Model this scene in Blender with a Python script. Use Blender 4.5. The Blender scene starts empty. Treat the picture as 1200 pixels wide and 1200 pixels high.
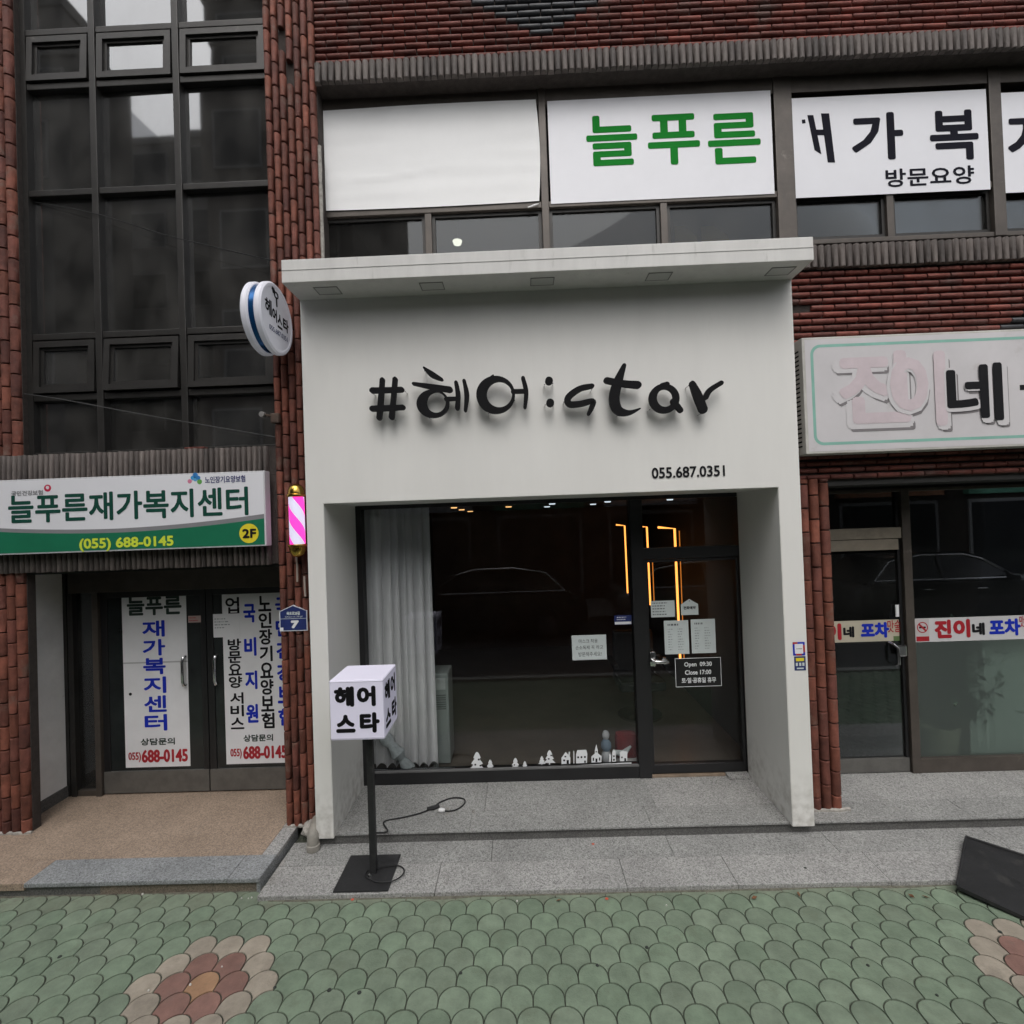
import bpy, bmesh, math, random
from mathutils import Vector, Matrix, noise
random.seed(7)
rad = math.radians
SC = bpy.context.scene
COL = SC.collection

# ------------------------------------------------------------------ camera
F = 600.0                       # focal length in pixels of the 1200 px photograph
CAM = Vector((0, 0, 2.5))
YAW, PITCH, ROLL = rad(-0.92), rad(0.73), rad(-2.04)
FWD = Vector((math.sin(YAW)*math.cos(PITCH), math.cos(YAW)*math.cos(PITCH), math.sin(PITCH)))
_r = Vector((math.cos(YAW), -math.sin(YAW), 0)); _u = _r.cross(FWD)
RIGHT = math.cos(ROLL)*_r + math.sin(ROLL)*_u
UP = -math.sin(ROLL)*_r + math.cos(ROLL)*_u
cd = bpy.data.cameras.new('camera'); co = bpy.data.objects.new('camera', cd); COL.objects.link(co)
cd.sensor_width = 36; cd.lens = 18; cd.clip_start = 0.05; cd.clip_end = 400
m = Matrix.Identity(4)
for i, v in enumerate((RIGHT, UP, -FWD)):
    for j in range(3): m[j][i] = v[j]
co.matrix_world = Matrix.Translation(CAM) @ m
SC.camera = co

# ------------------------------------------------------------------ sky, sun, exposure
SUN_EL = rad(56)
w = bpy.data.worlds.new('World'); SC.world = w; w.use_nodes = True
nt = w.node_tree; bg = nt.nodes['Background']
sky = nt.nodes.new('ShaderNodeTexSky'); sky.sky_type = 'NISHITA'; sky.sun_disc = False
sky.sun_elevation = SUN_EL; sky.sun_rotation = rad(180); sky.dust_density = 4.0; sky.air_density = 1.0; sky.ozone_density = 1.0
hs = nt.nodes.new('ShaderNodeHueSaturation'); hs.inputs['Saturation'].default_value = 0.22
nt.links.new(sky.outputs[0], hs.inputs['Color']); nt.links.new(hs.outputs[0], bg.inputs[0])
bg.inputs[1].default_value = 0.15
sd = bpy.data.lights.new('sun', 'SUN'); sd.energy = 1.0; sd.angle = rad(60); sd.color = (1, .975, .94)
so = bpy.data.objects.new('sun', sd); COL.objects.link(so)
so.rotation_euler = Vector((0.08, math.cos(SUN_EL), -math.sin(SUN_EL))).to_track_quat('-Z', 'Y').to_euler()
vs = SC.view_settings; vs.view_transform = 'Standard'; vs.look = 'None'; vs.gamma = 1; vs.exposure = 0.33
try: vs.use_curve_mapping = False
except Exception: pass
SC.cycles.use_denoising = True; SC.cycles.use_adaptive_sampling = True; SC.cycles.adaptive_threshold = .025
SC.cycles.max_bounces = 6; SC.cycles.diffuse_bounces = 3; SC.cycles.transparent_max_bounces = 12
SC.cycles.caustics_reflective = False; SC.cycles.caustics_refractive = False

# ------------------------------------------------------------------ pixel helpers
def ray(px, py): return FWD + (px-600)/F*RIGHT - (py-600)/F*UP
def P(px, py, Y):
    d = ray(px, py); return CAM + d*((Y-CAM.y)/d.y)
def G(px, py, Z):
    d = ray(px, py); return CAM + d*((Z-CAM.z)/d.z)
class Rect:
    def __init__(s, x0, x1, z0, z1, Y): s.x0, s.x1, s.z0, s.z1, s.Y = x0, x1, z0, z1, Y
    @property
    def cx(s): return (s.x0+s.x1)/2
    @property
    def cz(s): return (s.z0+s.z1)/2
    @property
    def w(s): return s.x1-s.x0
    @property
    def h(s): return s.z1-s.z0
def RC(cx, cy, wpx, hpx, Y):
    c = P(cx, cy, Y); k = Y/F/2
    return Rect(c.x-wpx*k, c.x+wpx*k, c.z-hpx*k, c.z+hpx*k, Y)
def RQ(tl, tr, br, bl, Y):
    d = lambda a, b: math.hypot(a[0]-b[0], a[1]-b[1])
    return RC(sum(p[0] for p in (tl, tr, br, bl))/4, sum(p[1] for p in (tl, tr, br, bl))/4,
              (d(tl, tr)+d(bl, br))/2, (d(tl, bl)+d(tr, br))/2, Y)

# ------------------------------------------------------------------ materials
MATS = {}
def mat(name, col, rough=.6, var=.0, vscale=8., bump=0., bscale=60., metal=0., rnd=0., col2=None, stain=None,
        sscale=3., sthr=.55, spec=.5, emit=None, estr=0., stretch=(1, 1, 1), coat=0.):
    """principled colour with noise variation, per-piece variation, stains and fine relief"""
    if name in MATS: return MATS[name]
    m = bpy.data.materials.new(name); m.use_nodes = True; MATS[name] = m
    n = m.node_tree.nodes; l = m.node_tree.links; b = n['Principled BSDF']
    b.inputs['Roughness'].default_value = rough; b.inputs['Metallic'].default_value = metal
    b.inputs['Specular IOR Level'].default_value = spec; b.inputs['Coat Weight'].default_value = coat
    geo = n.new('ShaderNodeNewGeometry'); mp = n.new('ShaderNodeMapping'); l.new(geo.outputs['Position'], mp.inputs[0])
    mp.inputs['Scale'].default_value = stretch
    cur = None
    base = n.new('ShaderNodeRGB'); base.outputs[0].default_value = (*col, 1); cur = base.outputs[0]
    def mix(a, bcol, fac, blend='MIX'):
        x = n.new('ShaderNodeMix'); x.data_type = 'RGBA'; x.blend_type = blend
        l.new(a, x.inputs[6])
        if isinstance(bcol, tuple): x.inputs[7].default_value = (*bcol, 1)
        else: l.new(bcol, x.inputs[7])
        if isinstance(fac, float): x.inputs[0].default_value = fac
        else: l.new(fac, x.inputs[0])
        return x.outputs[2]
    if rnd or col2:
        oi = n.new('ShaderNodeObjectInfo'); ad = n.new('ShaderNodeMath'); ad.operation = 'ADD'
        l.new(oi.outputs['Random'], ad.inputs[0]); l.new(geo.outputs['Random Per Island'], ad.inputs[1])
        fr = n.new('ShaderNodeMath'); fr.operation = 'FRACT'; l.new(ad.outputs[0], fr.inputs[0])
        if col2: cur = mix(cur, col2, fr.outputs[0])
        if rnd:
            mr = n.new('ShaderNodeMapRange'); mr.inputs[3].default_value = 1-rnd; mr.inputs[4].default_value = 1+rnd
            m2 = n.new('ShaderNodeMath'); m2.operation = 'MULTIPLY'; m2.inputs[1].default_value = 7.31
            f2 = n.new('ShaderNodeMath'); f2.operation = 'FRACT'
            l.new(fr.outputs[0], m2.inputs[0]); l.new(m2.outputs[0], f2.inputs[0]); l.new(f2.outputs[0], mr.inputs[0])
            cur = mix(cur, mr.outputs[0], 1.0, 'MULTIPLY')
    if var:
        tx = n.new('ShaderNodeTexNoise'); tx.inputs['Scale'].default_value = vscale; tx.inputs['Detail'].default_value = 6
        tx.inputs['Roughness'].default_value = .65; l.new(mp.outputs[0], tx.inputs['Vector'])
        mr = n.new('ShaderNodeMapRange'); mr.inputs[1].default_value = .3; mr.inputs[2].default_value = .7
        mr.inputs[3].default_value = 1-var; mr.inputs[4].default_value = 1+var
        l.new(tx.outputs[0], mr.inputs[0]); cur = mix(cur, mr.outputs[0], 1.0, 'MULTIPLY')
    if stain:
        tx = n.new('ShaderNodeTexNoise'); tx.inputs['Scale'].default_value = sscale; tx.inputs['Detail'].default_value = 8
        tx.inputs['Roughness'].default_value = .7; l.new(mp.outputs[0], tx.inputs['Vector'])
        mr = n.new('ShaderNodeMapRange'); mr.inputs[1].default_value = sthr; mr.inputs[2].default_value = sthr+.14
        mr.inputs[4].default_value = .75
        l.new(tx.outputs[0], mr.inputs[0]); cur = mix(cur, stain, mr.outputs[0])
    l.new(cur, b.inputs['Base Color'])
    if bump:
        tx = n.new('ShaderNodeTexNoise'); tx.inputs['Scale'].default_value = bscale; tx.inputs['Detail'].default_value = 4
        l.new(mp.outputs[0], tx.inputs['Vector'])
        bp = n.new('ShaderNodeBump'); bp.inputs['Strength'].default_value = bump; bp.inputs['Distance'].default_value = .01
        l.new(tx.outputs[0], bp.inputs['Height']); l.new(bp.outputs[0], b.inputs['Normal'])
    if emit:
        b.inputs['Emission Color'].default_value = (*emit, 1); b.inputs['Emission Strength'].default_value = estr
    return m

def granite(name, c, c2, dark=.35, stain=None, sthr=.6):
    """speckled granite: two scales of crystals, soft blotches, stains"""
    m = mat(name, c, .62, .16, 2.2, .15, 200., stain=stain, sscale=2.3, sthr=sthr)
    n = m.node_tree.nodes; l = m.node_tree.links; b = n['Principled BSDF']
    src = b.inputs['Base Color'].links[0].from_socket
    geo = n.new('ShaderNodeNewGeometry'); v = n.new('ShaderNodeTexVoronoi'); v.inputs['Scale'].default_value = 130
    l.new(geo.outputs['Position'], v.inputs['Vector'])
    sp = n.new('ShaderNodeSeparateColor'); l.new(v.outputs['Color'], sp.inputs[0])
    mr = n.new('ShaderNodeMapRange'); mr.inputs[3].default_value = 1-dark; mr.inputs[4].default_value = 1+dark; l.new(sp.outputs[0], mr.inputs[0])
    x = n.new('ShaderNodeMix'); x.data_type = 'RGBA'; x.blend_type = 'MULTIPLY'; x.inputs[0].default_value = 1
    l.new(src, x.inputs[6]); l.new(mr.outputs[0], x.inputs[7])
    y = n.new('ShaderNodeMix'); y.data_type = 'RGBA'; y.inputs[7].default_value = (*c2, 1); l.new(x.outputs[2], y.inputs[6])
    st = n.new('ShaderNodeMapRange'); st.inputs[1].default_value = .82; st.inputs[2].default_value = .9; st.inputs[4].default_value = .6
    l.new(sp.outputs[1], st.inputs[0]); l.new(st.outputs[0], y.inputs[0]); l.new(y.outputs[2], b.inputs['Base Color'])
    return m

def glass(name, tint=(.7, .73, .72), ior=1.5, rough=0.0, boost=1.0, dirt=0.0):
    m = bpy.data.materials.new(name); m.use_nodes = True; MATS[name] = m
    n = m.node_tree.nodes; l = m.node_tree.links; n.remove(n['Principled BSDF']); out = n['Material Output']
    tr = n.new('ShaderNodeBsdfTransparent'); tr.inputs[0].default_value = (*tint, 1)
    gl = n.new('ShaderNodeBsdfGlossy'); gl.inputs['Roughness'].default_value = rough; gl.inputs[0].default_value = (.95, .97, 1, 1)
    fr = n.new('ShaderNodeFresnel'); fr.inputs[0].default_value = ior
    mu = n.new('ShaderNodeMath'); mu.operation = 'MULTIPLY'; mu.inputs[1].default_value = boost; mu.use_clamp = True
    l.new(fr.outputs[0], mu.inputs[0])
    mx = n.new('ShaderNodeMixShader'); l.new(mu.outputs[0], mx.inputs[0]); l.new(tr.outputs[0], mx.inputs[1]); l.new(gl.outputs[0], mx.inputs[2])
    last = mx.outputs[0]
    if dirt:
        df = n.new('ShaderNodeBsdfDiffuse'); df.inputs[0].default_value = (.33, .32, .3, 1)
        geo = n.new('ShaderNodeNewGeometry'); mp = n.new('ShaderNodeMapping'); mp.inputs['Scale'].default_value = (2, 2, 1.1)
        l.new(geo.outputs['Position'], mp.inputs[0])
        tx = n.new('ShaderNodeTexNoise'); tx.inputs['Scale'].default_value = 2.0; tx.inputs['Detail'].default_value = 8; l.new(mp.outputs[0], tx.inputs['Vector'])
        mr = n.new('ShaderNodeMapRange'); mr.inputs[1].default_value = .35; mr.inputs[2].default_value = .75; mr.inputs[3].default_value = dirt*.25; mr.inputs[4].default_value = dirt
        l.new(tx.outputs[0], mr.inputs[0])
        m2 = n.new('ShaderNodeMixShader'); l.new(mr.outputs[0], m2.inputs[0]); l.new(last, m2.inputs[1]); l.new(df.outputs[0], m2.inputs[2]); last = m2.outputs[0]
    l.new(last, out.inputs['Surface'])
    return m

BRICK = mat('brick_red', (.19, .056, .042), .7, .35, 14, .6, 90, col2=(.125, .042, .034), rnd=.32, stain=(.12, .085, .075), sscale=3.5, sthr=.53, spec=.35)
BRICKD = mat('brick_charcoal', (.042, .043, .048), .55, .2, 14, .35, 90, rnd=.2)
PIERB = mat('brick_pier', (.195, .066, .042), .7, .4, 9, .6, 90, col2=(.12, .043, .033), rnd=.3, stain=(.17, .125, .10), sscale=5, sthr=.57, spec=.35)
SOLD = mat('brick_umber', (.125, .105, .095), .7, .3, 14, .5, 80, col2=(.085, .07, .064), rnd=.3, stain=(.24, .22, .2), sscale=9, sthr=.62, stretch=(1, 1, .35))
MORTAR = mat('mortar', (.045, .036, .032), .95, .3, 20, .5, 120)
PALEMORTAR = mat('pale_mortar', (.34, .32, .29), .95, .3, 30, .6, 60)
PLASTER = mat('plaster', (.78, .78, .77), .85, .10, 3, .25, 40, stain=(.42, .41, .39), sscale=5, sthr=.64)
WHITE = mat('portal_white', (.74, .73, .70), .55, .03, 1.4, .08, 300, stain=(.66, .645, .61), sscale=1.5, sthr=.63, stretch=(2.5, 2.5, .5))
CANOPY = mat('canopy_white', (.62, .612, .59), .55, .07, 3, .06, 200, stain=(.42, .415, .39), sscale=5, sthr=.6, stretch=(3, 3, .6))
_n = WHITE.node_tree.nodes; _l = WHITE.node_tree.links; _b = _n['Principled BSDF']; _s = _b.inputs['Base Color'].links[0].from_socket   # splash dirt at the feet
_g = _n.new('ShaderNodeNewGeometry'); _x = _n.new('ShaderNodeSeparateXYZ'); _l.new(_g.outputs['Position'], _x.inputs[0])
_m = _n.new('ShaderNodeMapRange'); _m.inputs[1].default_value = .1; _m.inputs[2].default_value = .55; _m.inputs[3].default_value = 1; _m.inputs[4].default_value = 0; _l.new(_x.outputs[2], _m.inputs[0])
_t = _n.new('ShaderNodeTexNoise'); _t.inputs['Scale'].default_value = 14; _t.inputs['Detail'].default_value = 7; _l.new(_g.outputs['Position'], _t.inputs['Vector'])
_r = _n.new('ShaderNodeMapRange'); _r.inputs[1].default_value = .4; _r.inputs[2].default_value = .75; _l.new(_t.outputs[0], _r.inputs[0])
_q = _n.new('ShaderNodeMath'); _q.operation = 'MULTIPLY'; _l.new(_m.outputs[0], _q.inputs[0]); _l.new(_r.outputs[0], _q.inputs[1])
_c = _n.new('ShaderNodeMix'); _c.data_type = 'RGBA'; _l.new(_q.outputs[0], _c.inputs[0]); _l.new(_s, _c.inputs[6]); _c.inputs[7].default_value = (.36, .34, .30, 1); _l.new(_c.outputs[2], _b.inputs['Base Color'])
GROOVE = mat('groove', (.12, .12, .115), .8, .1)
ALU = mat('bronze_aluminium', (.034, .032, .03), .42, .2, 6, .1, 120, metal=.35, stain=(.13, .12, .11), sscale=7, sthr=.64)
ALUG = mat('grey_aluminium', (.15, .145, .135), .42, .2, 6, .08, 150, metal=.45, stain=(.07, .065, .06), sscale=6, sthr=.6)
ALUB = mat('brown_aluminium', (.085, .072, .062), .45, .2, 6, .1, 120, metal=.3, stain=(.2, .18, .16), sscale=8, sthr=.62)
BLACK = mat('black_frame', (.012, .012, .013), .42, .15, 5)
BLACKM = mat('black_metal', (.016, .016, .017), .5, .2, 12, .2, 200, stain=(.055, .053, .05), sscale=11, sthr=.56)
LETTER = mat('letter_black', (.006, .006, .007), .7, .1, 10, spec=.15)
INK = mat('ink_black', (.008, .008, .01), .7, .1, spec=.2)
INKG = mat('ink_green', (.008, .06, .042), .8, .1, spec=.15)
GREEN = mat('sign_green', (.008, .15, .075), .45, .08, 4)
LIGHTGREEN = mat('ink_leaf_green', (.008, .20, .022), .8, .06, 4, spec=.12)
YELLOW = mat('sign_yellow', (.75, .62, .03), .5, .08)
LIME = mat('ink_lime', (.62, .72, .05), .5, .08)
BLUE = mat('ink_blue', (.012, .03, .40), .8, .1, spec=.15)
NAVY = mat('navy', (.018, .03, .13), .45, .1)
CRIMSON = mat('ink_crimson', (.36, .012, .022), .5, .1)
PINKFADE = mat('ink_faded_pink', (.56, .48, .505), .6, .1, 5)
SHADOWGREY = mat('ink_grey', (.2, .185, .19), .6, .15, 6)
TEAL = mat('ink_teal', (.22, .44, .37), .55, .12, 5)
SIGNW = mat('sign_white', (.74, .74, .775), .42, .04, 1.5, stain=(.55, .54, .55), sscale=1.4, sthr=.66)
SIGNOLD = mat('sign_old_white', (.57, .55, .56), .45, .07, 2, stain=(.44, .41, .39), sscale=2.6, sthr=.57)
CLOTH = mat('banner_cloth', (.86, .86, .855), .75, .03, 1.5, .05, 90)
PAPER = mat('paper', (.55, .6, .6), .8, .05, 9)
PAPERW = mat('poster_white', (.72, .72, .74), .6, .06, 3)
DOORDARK = mat('door_dark_panel', (.018, .021, .021), .22, .3, 3, spec=.5)
CHROME = mat('chrome', (.6, .6, .6), .18, .05, 20, metal=1)
GOLD = mat('gold', (.55, .36, .08), .22, .1, 20, metal=1)
GREYLINE = mat('sign_grey', (.22, .22, .23), .5, .05)
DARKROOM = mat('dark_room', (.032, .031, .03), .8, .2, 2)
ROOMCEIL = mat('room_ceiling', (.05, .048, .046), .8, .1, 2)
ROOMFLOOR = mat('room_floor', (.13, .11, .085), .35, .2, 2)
GLASS = glass('shop_glass', (.98, .985, .985), 1.5, 0.0, .62, .004)
GLASSUP = glass('stair_glass', (.34, .34, .33), 1.9, .03, 1.6, .15)
GLASSWIN = glass('window_glass', (.5, .52, .52), 1.5, .02, .8, .08)

# ------------------------------------------------------------------ mesh helpers
class MB:
    def __init__(s): s.v = []; s.f = []; s.mi = []; s.cur = 0
    def add(s, vs, fs):
        o = len(s.v); s.v += [tuple(x) for x in vs]; s.f += [tuple(o+i for i in f) for f in fs]; s.mi += [s.cur]*len(fs); return s
    def box(s, x0, x1, y0, y1, z0, z1):
        vs = [(x, y, z) for z in (z0, z1) for y in (y0, y1) for x in (x0, x1)]
        return s.add(vs, [(0, 2, 3, 1), (4, 5, 7, 6), (0, 1, 5, 4), (2, 6, 7, 3), (0, 4, 6, 2), (1, 3, 7, 5)])
    def rbox(s, x0, x1, y0, y1, z0, z1, b):
        bm = bmesh.new(); bmesh.ops.create_cube(bm, size=1)
        for v in bm.verts: v.co = Vector((x0+(v.co.x+.5)*(x1-x0), y0+(v.co.y+.5)*(y1-y0), z0+(v.co.z+.5)*(z1-z0)))
        bmesh.ops.bevel(bm, geom=bm.edges[:], offset=b, segments=2, affect='EDGES', profile=.6)
        bm.verts.index_update(); s.add([v.co for v in bm.verts], [[v.index for v in f.verts] for f in bm.faces]); bm.free(); return s
    def prism(s, poly, d, at=None):
        """poly: list of 3D points, d: extrusion vector"""
        n = len(poly); d = Vector(d); a = [Vector(p) for p in poly]; b = [p+d for p in a]
        nn = Vector((0, 0, 0))
        for i in range(n): nn += a[i].cross(a[(i+1) % n])
        flip = nn.dot(d) > 0
        fs = [tuple(range(n)), tuple(range(2*n-1, n-1, -1))] + [(i, i+n, (i+1) % n+n, (i+1) % n) for i in range(n)]
        if flip: fs = [tuple(reversed(f)) for f in fs]
        return s.add(a+b, fs)
    def tube(s, pts, r, n=8, cap=True):
        pts = [Vector(p) for p in pts]; rs = r if isinstance(r, (list, tuple)) else [r]*len(pts); vs = []; up = None
        for i, p in enumerate(pts):
            t = (pts[min(i+1, len(pts)-1)]-pts[max(i-1, 0)]).normalized()
            if up is None: up = Vector((0, 0, 1)) if abs(t.z) < .9 else Vector((1, 0, 0))
            a = (up - t*up.dot(t)).normalized(); up = a; b = t.cross(a)
            for k in range(n):
                th = 2*math.pi*k/n; vs.append(p+rs[i]*(math.cos(th)*a+math.sin(th)*b))
        fs = [(i*n+k, i*n+(k+1) % n, (i+1)*n+(k+1) % n, (i+1)*n+k) for i in range(len(pts)-1) for k in range(n)]
        if cap: fs += [tuple(range(n-1, -1, -1)), tuple((len(pts)-1)*n+k for k in range(n))]
        return s.add(vs, fs)
    def lathe(s, prof, c, axis='Z', n=24):
        """prof: list of (r, h) ; around axis through c"""
        vs = []
        for r, h in prof:
            for k in range(n):
                th = 2*math.pi*k/n; a, b = r*math.cos(th), r*math.sin(th)
                p = {'Z': (a, b, h), 'Y': (a, h, b), 'X': (h, a, b)}[axis]; vs.append((c[0]+p[0], c[1]+p[1], c[2]+p[2]))
        fs = [(i*n+k, i*n+(k+1) % n, (i+1)*n+(k+1) % n, (i+1)*n+k) for i in range(len(prof)-1) for k in range(n)]
        if axis == 'Y': fs = [tuple(reversed(f)) for f in fs]
        return s.add(vs, fs)
    def mesh(s, name, mats, smooth=False):
        me = bpy.data.meshes.new(name); me.from_pydata(s.v, [], s.f)
        for mt in (mats if isinstance(mats, (list, tuple)) else [mats]): me.materials.append(mt)
        if any(s.mi):
            for p, i in zip(me.polygons, s.mi): p.material_index = i
        me.validate(); me.update()
        if smooth:
            me.shade_smooth()
            try: me.set_sharp_from_angle(angle=rad(40))
            except Exception: pass
        return me
    def obj(s, name, mats, parent=None, smooth=False, loc=None):
        return link(name, s.mesh(name, mats, smooth), parent, loc)
def link(name, me, parent=None, loc=None):
    o = bpy.data.objects.new(name, me); COL.objects.link(o)
    if loc is not None: o.location = loc
    if parent is not None:
        o.parent = parent; o.matrix_parent_inverse = Matrix.Translation(parent['_p']).inverted() if '_p' in parent else Matrix.Identity(4)
    return o
def tag(o, label=None, cat=None, group=None, kind=None):
    if label: o['label'] = label
    if cat: o['category'] = cat
    if group: o['group'] = group
    if kind: o['kind'] = kind
    return o
def thing(name, label, cat, loc=(0, 0, 0), group=None):
    o = bpy.data.objects.new(name, None); COL.objects.link(o); o.location = loc; o.empty_display_size = .1
    o['_p'] = tuple(loc)
    return tag(o, label, cat, group)
def box(name, mt, parent, x0, x1, y0, y1, z0, z1, b=0):
    mb = MB()
    return (mb.rbox(x0, x1, y0, y1, z0, z1, b) if b else mb.box(x0, x1, y0, y1, z0, z1)).obj(name, mt, parent, smooth=False)

# ------------------------------------------------------------------ lettering
_gl = {}; SCRATCH = bpy.data.scenes.new('scratch')
def glyph(body):
    if body in _gl: return _gl[body]
    c = bpy.data.curves.new('glyph', 'FONT'); c.body = body; c.resolution_u = 3
    o = bpy.data.objects.new('glyph', c); SCRATCH.collection.objects.link(o); vl = SCRATCH.view_layers[0]; vl.update()
    me = bpy.data.meshes.new_from_object(o.evaluated_get(vl.depsgraph))
    vs = [(v.co.x, v.co.y) for v in me.vertices]; fs = [tuple(p.vertices) for p in me.polygons]
    bpy.data.objects.remove(o); bpy.data.curves.remove(c); bpy.data.meshes.remove(me)
    x0 = min(v[0] for v in vs); x1 = max(v[0] for v in vs); y0 = min(v[1] for v in vs); y1 = max(v[1] for v in vs)
    _gl[body] = ([((x-x0)/max(x1-x0, 1e-6), (y-y0)/max(y1-y0, 1e-6)) for x, y in vs], fs); return _gl[body]
def glyphs_into(mb, body, O, U, V, N, bold=0., lift=.0012):
    """body stretched to the parallelogram O,U,V; bold = stroke growth in metres"""
    vs, fs = glyph(body); O, U, V, N = Vector(O), Vector(U), Vector(V), Vector(N).normalized()
    u, v = U.normalized(), V.normalized()
    offs = [(0, 0)] + ([(bold*math.cos(k*math.pi/4), bold*math.sin(k*math.pi/4)) for k in range(8)] if bold else [])
    O2 = O+u*bold+v*bold; U2 = U-u*2*bold; V2 = V-v*2*bold
    for k, (a, b) in enumerate(offs):
        mb.add([O2+U2*x+V2*y+u*a+v*b+N*(lift+k*.00012) for x, y in vs], fs)
    return mb
def text(name, body, r, mt, parent=None, bold=0., lift=.0012):
    mb = MB(); glyphs_into(mb, body, (r.x0, r.Y, r.z0), (r.w, 0, 0), (0, 0, r.h), (0, -1, 0), bold, lift)
    return mb.obj(name, mt, parent)
def panel(mb, r, th, lift=0.):
    return mb.box(r.x0, r.x1, r.Y-lift-th, r.Y-lift, r.z0, r.z1)

# =================================================================== LARGE STRUCTURE
WALL = 4.13     # plane of the mortar bed behind the cladding bricks
ZS = .115       # top of the granite step
Y_GL = 4.72     # shop glazing

# ---- ground
road = MB().box(-40, 40, -3.4, 1.25, -.2, -.13).obj('road', mat('asphalt', (.05, .05, .052), .85, .25, 30, .4, 150)); tag(road, kind='structure')
kerb = MB().box(-40, 40, 1.25, 1.39, -.2, -.003).obj('kerb', granite('kerb_granite', (.3, .3, .29), (.08, .08, .08))); tag(kerb, kind='structure')
JOINT = mat('joint_dirt', (.045, .05, .036), .95, .4, 20, .5, 80)
pavement = MB().box(-40, 40, 1.39, 4.8, -.2, -.007).obj('pavement', JOINT); tag(pavement, kind='structure')
farpave = MB().box(-40, 40, -6.2, -3.4, -.2, -.02).obj('pavement_opposite', mat('far_paving', (.2, .2, .19), .9, .2, 5)); tag(farpave, kind='structure')

# fish-scale paving tiles
TW, TP, TH = .1650, .1250, .0825
def tile_poly(g):
    pts = []; h = TW/2
    for k in range(13):
        a = math.pi*k/12; pts.append((-h*math.cos(a), -TH+TH*math.sin(a)))       # own arc, left to right
    pts.append((h, -TP))
    for k in range(1, 7):
        a = math.pi/2*k/6; pts.append((h-h*math.sin(a), -TP-TH+TH*math.cos(a)))   # cut by right-hand nearer neighbour
    for k in range(5, -1, -1):
        a = math.pi/2*k/6; pts.append((-h+h*math.sin(a), -TP-TH+TH*math.cos(a)))
    # inset
    n = len(pts); out = []
    for i in range(n):
        a, b, c = Vector(pts[i-1]), Vector(pts[i]), Vector(pts[(i+1) % n])
        t = (c-a).normalized(); nr = Vector((-t.y, t.x)); q = b-(nr*g); x_ = max(q.x, .0007) if b.x > 1e-6 else min(q.x, -.0007) if b.x < -1e-6 else q.x
        out.append((x_, q.y))
    return out
def tile_mesh(name, mt):
    mb = MB(); a = tile_poly(.0038); b = tile_poly(.0050); n = len(a)
    vs = [(x, y, -.02) for x, y in a]+[(x, y, -.0012) for x, y in a]+[(x, y, 0) for x, y in b]
    fs = []
    for i in range(n):
        j = (i+1) % n; fs += [(j, i, n+i, n+j), (n+j, n+i, 2*n+i, 2*n+j)]
    fs.append(tuple(range(3*n-1, 2*n-1, -1)))
    mb.add(vs, fs); return mb
tkw = dict(rough=.8, var=.22, vscale=9, bump=.35, bscale=110, rnd=.10, sscale=6, sthr=.54)
TM = {'green': mat('tile_green', (.155, .208, .145), stain=(.13, .158, .11), col2=(.166, .208, .152), **tkw),
      'red': mat('tile_red', (.20, .11, .09), stain=(.15, .105, .09), **tkw),
      'beige': mat('tile_beige', (.29, .255, .205), stain=(.19, .165, .135), **tkw),
      'orange': mat('tile_orange', (.28, .165, .095), stain=(.2, .14, .08), **tkw),
      'dirty': mat('tile_dirty', (.165, .195, .14), stain=(.12, .125, .09), col2=(.155, .195, .14), **tkw)}
TMESH = {k: tile_mesh('paving_tile', m_).mesh('paving_tile', m_) for k, m_ in TM.items()}
t0 = G(248, 1138, 0)
t1 = G(1216, 1117, 0)
def lattice(p): 
    j = round((p.y-t0.y)/TP); i = round((p.x-t0.x)/TW-(.5 if j % 2 else 0)); return i, j
c1 = (0, 0); c2_ = lattice(t1)
def hexd(a, b):
    def cube(i, j): q = i-(j-(j & 1))//2; return q, j
    q1, r1 = cube(*a); q2, r2 = cube(*b); dq, dr = q1-q2, r1-r2
    return max(abs(dq), abs(dr), abs(dq+dr))
def px_of(p):
    d = Vector(p)-CAM; z = d.dot(FWD); return 600+F*d.dot(RIGHT)/z, 600-F*d.dot(UP)/z
cand = []
for j in range(-16, 14):
    for i in range(-60, 75):
        x = t0.x+TW*(i+(.5 if j % 2 else 0)); y = t0.y+TP*j
        if y < 1.45+.2 or y > 3.75: continue
        if x >= -1.86 and y > 3.66: continue
        cand.append((x, y, i, j))
rest = MB(); n_ind = 0; inview = []
for c in cand:
    u, v = px_of((c[0], c[1]-.09, 0)); inview.append((not (-25 < u < 1225 and v < 1225 and c[1] > 1), c[1], c))
inview.sort(key=lambda t: (t[0], t[1]))
tv = tile_mesh('x', TM['green'])
for k, (out, _, (x, y, i, j)) in enumerate(inview):
    d = min(hexd((i, j), c1), hexd((i, j), c2_))
    kind = 'orange' if d == 0 else 'red' if d == 1 else 'beige' if d == 2 else ('dirty' if y > 3.42 or random.random() < .0 else 'green')
    dz = random.uniform(-.0012, .0012)
    if not out and n_ind < 300:
        o = link('paving_tile', TMESH[kind], pavement, (x, y, dz)); n_ind += 1
        o.rotation_euler = (random.uniform(-.005, .005), random.uniform(-.005, .005), random.uniform(-.008, .008))
    else:
        rest.cur = {'green': 0, 'red': 1, 'beige': 2, 'orange': 3, 'dirty': 4}[kind]
        rest.add([(a+x, b+y, c_+dz) for a, b, c_ in tv.v], tv.f)
tag(rest.obj('paving_tiles_beyond', [TM[k] for k in ('green', 'red', 'beige', 'orange', 'dirty')], pavement), kind='stuff')

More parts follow.
